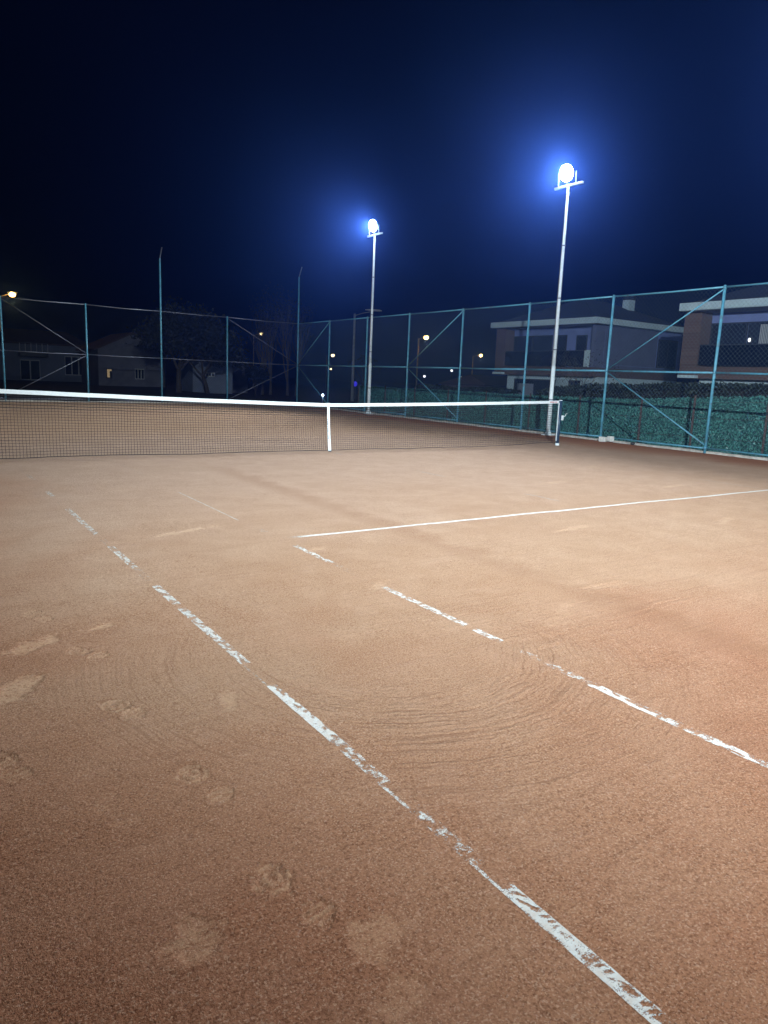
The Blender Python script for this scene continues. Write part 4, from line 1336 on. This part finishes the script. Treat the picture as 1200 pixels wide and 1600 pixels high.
def tree(name, label, x, y, h, spread=0.6, leaves=0, leaf=0.07, depth=4, up=0.04, bark='bark', group=None, trunk=0.25, r=None, lean=(0, 0), leafmat='tree_leaf', puff=0.5):
    zb = gz(x, y)
    root = thing(name, label, 'tree', (x, y, zb), 0, group)
    r = r or h * 0.028
    m = MB()
    th = h * trunk
    top = Vector((lean[0] * th, lean[1] * th, th))
    m.path([(0, 0, -0.1), (lean[0] * th * 0.4, lean[1] * th * 0.4, th * 0.5), tuple(top)], [r * 1.35, r * 1.05, r * 0.9], 8)
    m.build('trunk', bark, root, True)
    tips = []
    cm = MB()
    for k in range(4):
        a = k * 1.57 + random.uniform(-0.5, 0.5)
        d = Vector((math.cos(a) * spread, math.sin(a) * spread, 1.0)).normalized()
        grow(cm, top - Vector((0, 0, 0.05)), d, h * 0.30, r * 0.6, depth - 1, tips, spread, up)
    cm.build('branches', bark, root)
    if leaves:
        T = np.array([t[0] for t in tips])
        n = leaves
        ix = rng.integers(0, len(T), n)
        P = T[ix] + rng.normal(0, puff * h * 0.07, (n, 3))
        U, V = rand_axes(n, leaf, leaf * 0.6)
        o = add_mesh('crown', quads_mesh('crown', P, U, V), leafmat, root)
        tag(o, kind='stuff')
    return root
tree('bare_tree', 'small bare garden tree in front of the left villa', 20.4, 11.6, 3.9, 0.75, 380, 0.028, 5, 0.03, 'pale_bark', trunk=0.3, r=0.05, puff=0.25)
tree('broad_tree', 'broad dark tree beyond the far fence by the tall bent pole', 8.0, 33.0, 5.6, 0.8, 9000, 0.075, 5, 0.02, 'bark', 'dark trees beyond the far fence', puff=0.75)
tree('broad_tree', 'leaning dark tree in front of the low white shed', 10.1, 33.6, 4.6, 0.75, 4500, 0.07, 5, 0.02, 'bark', 'dark trees beyond the far fence', lean=(-0.28, 0), puff=0.7)
for i, (x, y, h, nm) in enumerate(((20.3, 47.5, 8.2, 'leftmost'), (21.6, 48.6, 9.3, 'second from left'), (23.0, 48.0, 9.5, 'third from left'), (24.4, 49.0, 8.8, 'rightmost'))):
    tree('poplar', nm + ' of the bare upright poplars left of the fence corner', x, y, h, 0.22, 700, 0.05, 5, 0.16, 'pale_bark', 'bare poplars', trunk=0.12, r=0.12, puff=0.6)
tree('young_conifer', 'dark bushy young tree beside the low white shed', 17.2, 42.0, 2.6, 0.35, 3800, 0.06, 4, 0.1, 'bark', trunk=0.12, r=0.05, puff=1.0)
tree('bare_tree', 'thin bare tree standing behind the corner of the fences', 30.0, 46.0, 4.2, 0.4, 300, 0.05, 4, 0.06, 'bark', trunk=0.25, r=0.06)

# ------------------------------------------------------------------ old houses beyond the far end
def house_box(name, label, x0, x1, y0, y1, zw, zr, wall, gable, wins, group='old houses beyond the far fence', lit=None, balcony=None, roofmat='old_roof'):
    zb = gz((x0 + x1) / 2, (y0 + y1) / 2)
    root = thing(name, label, 'house', (0, 0, 0), 0, group)
    w = MB()
    if gable == 'x':      # gable faces the court
        xm = (x0 + x1) / 2
        w.v += [(x0, y0, zb), (x1, y0, zb), (x1, y0, zw), (xm, y0, zr), (x0, y0, zw), (x0, y1, zb), (x1, y1, zb), (x1, y1, zw), (xm, y1, zr), (x0, y1, zw)]
        w.f += [(0, 1, 2, 3, 4), (9, 8, 7, 6, 5), (0, 5, 6, 1), (1, 6, 7, 2), (2, 7, 8, 3), (3, 8, 9, 4), (4, 9, 5, 0)]
        w.build('wall', wall, root)
        r = MB()
        o = 0.35
        for s, xe in ((-1, x0), (1, x1)):
            sl = (zr - zw) / (xm - x0)
            xo = xe + s * o
            zo = zw - o * sl
            i = len(r.v)
            for y in (y0 - 0.3, y1 + 0.3):
                r.v += [(xo, y, zo + 0.02), (xm, y, zr + 0.02), (xm, y, zr + 0.16), (xo, y, zo + 0.16)]
            r.f += [(i, i + 1, i + 2, i + 3), (i + 7, i + 6, i + 5, i + 4), (i, i + 4, i + 5, i + 1), (i + 2, i + 6, i + 7, i + 3), (i + 3, i + 7, i + 4, i), (i + 1, i + 5, i + 6, i + 2)]
        r.build('roof', roofmat, root)
    else:
        w.box(x0, x1, y0, y1, zb, zw).build('wall', wall, root)
        r = MB()
        o = 0.3
        ym = (y0 + y1) / 2
        r.v += [(x0 - o, y0 - o, zw), (x1 + o, y0 - o, zw), (x1 + o, y1 + o, zw), (x0 - o, y1 + o, zw), (x0 - o, y0 - o, zw + 0.12), (x1 + o, y0 - o, zw + 0.12), (x1 + o, y1 + o, zw + 0.12), (x0 - o, y1 + o, zw + 0.12), (x0 + 1.2, ym, zr), (x1 - 1.2, ym, zr)]
        r.f += [(3, 2, 1, 0), (0, 1, 5, 4), (1, 2, 6, 5), (2, 3, 7, 6), (3, 0, 4, 7), (4, 5, 9, 8), (5, 6, 9), (6, 7, 8, 9), (7, 4, 8)]
        r.build('roof', roofmat, root)
    for (a, b_, c, d, mull) in wins:
        f = MB()
        t = 0.06
        f.box(a, b_, y0 - 0.05, y0 - 0.002, c, c + t).box(a, b_, y0 - 0.05, y0 - 0.002, d - t, d)
        n = mull + 1
        for k in range(n + 1):
            xx = a + (b_ - a) * k / n
            f.box(max(a, xx - t / 2), min(b_, xx + t / 2), y0 - 0.049, y0 - 0.002, c + t, d - t)
        fo = f.build('window', 'frame_white', root)
        for k in range(n):
            xa, xb = a + (b_ - a) * k / n + t / 2, a + (b_ - a) * (k + 1) / n - t / 2
            MB().box(xa + 0.03, xb - 0.03, y0 - 0.03, y0 - 0.004, c + t, d - t).build('pane', 'glass', fo)
    if lit:
        a, b_, c, d = lit
        f = MB().box(a - 0.05, b_ + 0.05, y0 - 0.04, y0 - 0.003, c - 0.05, d + 0.05).build('window', 'frame_dark', root)
        MB().box(a, b_, y0 - 0.055, y0 - 0.043, c, d).build('lit_pane', 'warm_window', f)
        MB().box((a + b_) / 2 + 0.02, (a + b_) / 2 + 0.16, y0 - 0.066, y0 - 0.057, c, d - 0.12).build('curtain', 'frame_dark', f)
    if balcony:
        a, b_, z0, z1 = balcony
        sl = MB().box(a, b_, y0 - 1.2, y0 - 0.003, z0 - 0.35, z0).build('balcony', 'frame_dark', root)
        n = 6
        for k in range(n):
            xx = a + 0.03 + (b_ - a - 0.06) * k / (n - 1)
            MB().box(xx - 0.025, xx + 0.025, y0 - 1.19, y0 - 1.14, z0 + 0.002, z1).build('baluster', 'frame_white', sl)
        MB().box(a, b_, y0 - 1.2, y0 - 1.13, z1 + 0.002, z1 + 0.05).build('handrail', 'frame_dark', sl)
    return root
house_box('old_house', 'pale old house with balcony and wide window beyond the far fence', 0.2, 7.4, 55.0, 62.0, 2.98, 4.3, 'old_wall', 'y',
          [(5.40, 7.05, 0.56, 2.15, 2), (1.95, 3.45, 0.05, 1.70, 1)], balcony=(1.80, 3.95, 2.32, 3.02))
house_box('old_house', 'dark stone gable house with one small lit window', 5.9, 10.9, 45.0, 51.0, 2.7, 3.9, 'old_wall2', 'x', [(8.55, 9.25, 0.55, 1.35, 2)], lit=(6.5, 6.82, 0.62, 1.22))
house_box('garden_shed', 'low white shed with small strip window behind the leaning tree', 10.3, 13.2, 37.0, 40.0, 2.05, 2.5, 'old_wall', 'y', [(11.2, 11.85, 1.0, 1.3, 2)])
house_box('garden_shed', 'small brownish outbuilding left of the poplars', 18.5, 19.95, 50.0, 53.0, 1.95, 2.4, 'old_wall2', 'y', [])
house_box('old_house', 'low dark building far beyond the grass clumps', 60.0, 70.0, 62.0, 72.0, 0.9, 2.4, 'old_wall2', 'y', [(62, 63, -0.4, 0.5, 1), (66, 67, -0.4, 0.5, 1)], roofmat='roof_dark')

# ------------------------------------------------------------------ street lamps and far lights
def street_lamp(label, head, base, mat, bulb_r, pole='concrete_pole', pr=0.09, arm=True, light=None, group='street lamps beyond the fences', glow=True, headlen=0.9):
    """head: lamp position; base: pole x, y."""
    bx, by = base
    zb = gz(bx, by)
    root = thing('street_lamp', label, 'street lamp', (bx, by, zb), 0, group)
    hx, hy, hz = head[0] - bx, head[1] - by, head[2] - zb
    top = hz - (0.25 if arm else 0.12)
    MB().tube((0, 0, -0.2), (0, 0, top), pr * 1.3, pr * 0.85, 8).build('pole', pole, root, True)
    if arm:
        MB().path([(0, 0, top - 0.15), (hx * 0.4, hy * 0.4, top + 0.08), (hx, hy, hz + 0.05)], [0.035, 0.03, 0.028], 6).build('arm', pole, root, True)
    d = Vector((hx, hy, 0))
    d = d.normalized() if d.length > 0.01 else Vector((1, 0, 0))
    s = Vector((-d.y, d.x, 0))
    hd = MB()
    c = Vector((hx, hy, hz + 0.12))
    for f, w, t in ((-0.5, 0.5, 0.4), (-0.1, 1.0, 1.0), (0.35, 0.95, 0.9), (0.5, 0.4, 0.4)):
        for a, b_ in ((-1, -0.5), (1, -0.5), (0.8, 0.9), (-0.8, 0.9)):
            hd.v.append(tuple(c + d * (f * headlen) + s * (a * 0.16 * w) + Vector((0, 0, b_ * 0.10 * t))))
    for i in range(3):
        for k in range(4):
            a, b_ = i * 4 + k, i * 4 + (k + 1) % 4
            hd.f.append((a, b_, b_ + 4, a + 4))
    hd.f += [(3, 2, 1, 0), (12, 13, 14, 15)]
    ho = hd.build('lamp_head', 'lamp_grey', root)
    if glow:
        MB().ball((hx, hy, hz - 0.06), bulb_r, 10, 8, 0.8).build('lamp_bulb', mat, ho, True)
    if light:
        ld = bpy.data.lights.new('street_lamp_light', 'POINT')
        ld.energy = light[0]
        ld.color = light[1]
        ld.shadow_soft_size = 0.2
        lo = bpy.data.objects.new('street_lamp_light', ld)
        lo.location = (hx, hy, hz - 0.06 - bulb_r - 0.35)
        lo.parent = root
        col.objects.link(lo)
    return root

street_lamp('unlit street lamp on a grey pole left of the farther floodlight', (26.25, 39.0, 6.72), (24.7, 39.4), 'sodium', 0.1, pr=0.10, glow=False, headlen=1.4)
street_lamp('brightest orange street lamp, right of the farther floodlight', (51.84, 65.46, 6.95), (50.4, 65.2), 'sodium', 0.32, pr=0.10, light=(420, (1.0, 0.5, 0.12)))
street_lamp('smaller orange street lamp just left of the left villa', (97.1, 105.7, 7.0), (95.2, 106.0), 'sodium', 0.36, pr=0.10, light=(420, (1.0, 0.55, 0.15)))
street_lamp('yellow street lamp peeking over the far fence at the left edge', (3.34, 68.4, 8.0), (2.2, 68.9), 'sodium', 0.30, pr=0.09, light=(300, (1.0, 0.5, 0.08)))
street_lamp('faint yellow street lamp behind the bare poplars', (37.6, 86.0, 7.0), (36.6, 86.4), 'sodium_far', 0.22, pr=0.07)
street_lamp('yellow street lamp just right of the fence corner', (94.3, 163.8, 7.0), (92.6, 164.2), 'sodium_far', 0.50, pr=0.10)
street_lamp('tiny far street lamp under the yellow one by the fence corner', (150.0, 262.0, 4.3), (148.5, 262.0), 'sodium_far', 0.5, pr=0.10)

def garden_lamp(label, x, y, z, mat, r, group='far garden lights', light=None):
    zb = gz(x, y)
    root = thing('garden_lamp', label, 'garden lamp', (x, y, zb), 0, group)
    h = z - zb
    MB().tube((0, 0, -0.1), (0, 0, h - r * 0.8), 0.05, 0.04, 8).build('pole', 'frame_dark', root, True)
    MB().ball((0, 0, h), r, 10, 8).build('globe', mat, root, True)
    MB().tube((0, 0, h + r * 0.85), (0, 0, h + r * 1.2), r * 0.9, r * 0.3, 10).build('cap', 'frame_dark', root)
    if light:
        ld = bpy.data.lights.new('garden_lamp_light', 'POINT')
        ld.energy = light
        ld.color = (0.75, 0.9, 1.0)
        lo = bpy.data.objects.new('garden_lamp_light', ld)
        lo.location = (0, -r - 0.1, h)
        ld.shadow_soft_size = 0.05
        lo.parent = root
        col.objects.link(lo)
garden_lamp('small white garden lamp low behind the net strap', 16.65, 30.0, 0.15, 'cool_lamp', 0.075, light=25)
garden_lamp('white garden lamp left of the orange street lamp pole foot', 70.0, 89.4, 1.98, 'cool_far', 0.22)
garden_lamp('white garden lamp highest of the far row before the left villa', 70.0, 82.0, 3.07, 'cool_far', 0.20)
garden_lamp('left of the first close pair of far white lamps', 70.0, 79.3, 1.90, 'cool_far', 0.26)
garden_lamp('right of the first close pair of far white lamps', 70.0, 78.4, 1.68, 'cool_far', 0.20)
garden_lamp('left of the second close pair of far white lamps, nearer the villa', 70.0, 74.4, 1.92, 'cool_far', 0.30)
garden_lamp('right of the second close pair of far white lamps, nearer the villa', 70.0, 73.6, 1.72, 'cool_far', 0.20)
garden_lamp('warm low light at the foot of the orange street lamp', 70.0, 90.3, -0.3, 'sodium_far', 0.38)
garden_lamp('pale low light under the second pair of far lamps', 70.0, 75.5, 0.47, 'cool_far', 0.20)

# blue lit sign on the unlit lamp's pole
sg = thing('lit_sign', 'small deep blue lit sign beside the unlit street lamp pole', 'sign', (30.9, 49.0, gz(30.9, 49.0)))
MB().tube((0, 0, -0.1), (0, 0, 1.2), 0.04, n=8).build('pole', 'grey_steel', sg, True)
MB().ball((0, 0, 1.45), 0.2, 12, 8, 1.3).build('lit_panel', 'blue_lamp', sg, True)
mb_ = thing('meter_box', 'small grey meter box on a post behind the corner fence', 'box', (15.7, 19.5, -0.4))
MB().box(-0.13, 0.13, -0.10, 0.10, 0.42, 0.70).build('cabinet', 'grey_steel', mb_, bevel=0.01)
MB().box(-0.10, 0.10, -0.115, -0.102, 0.45, 0.67).build('door', 'frame_dark', mb_)
MB().tube((0, 0, -0.05), (0, 0, 0.42), 0.03, n=8).build('post', 'grey_steel', mb_)

# ------------------------------------------------------------------ night haze, its blue glow standing in for lens flare
hz = MB().box(-140, 330, -60, 420, -6.2, 17.0)
hm = bpy.data.materials.new('night_haze')
hm.use_nodes = True
hn = hm.node_tree
hn.nodes.clear()
pv = hn.nodes.new('ShaderNodeVolumePrincipled')
pv.inputs['Color'].default_value = (*HAZE_COLOR, 1)
pv.inputs['Density'].default_value = HAZE_DENSITY
pv.inputs['Anisotropy'].default_value = 0.86
pv.inputs['Density Attribute'].default_value = ''
pv.inputs['Temperature Attribute'].default_value = ''
ho = hn.nodes.new('ShaderNodeOutputMaterial')
hn.links.new(pv.outputs[0], ho.inputs['Volume'])
M['haze'] = hm
hzo = hz.build('haze', 'haze')
tag(hzo, 'thin blue night haze added for the lens glow round the lamps', 'haze', kind='stuff')
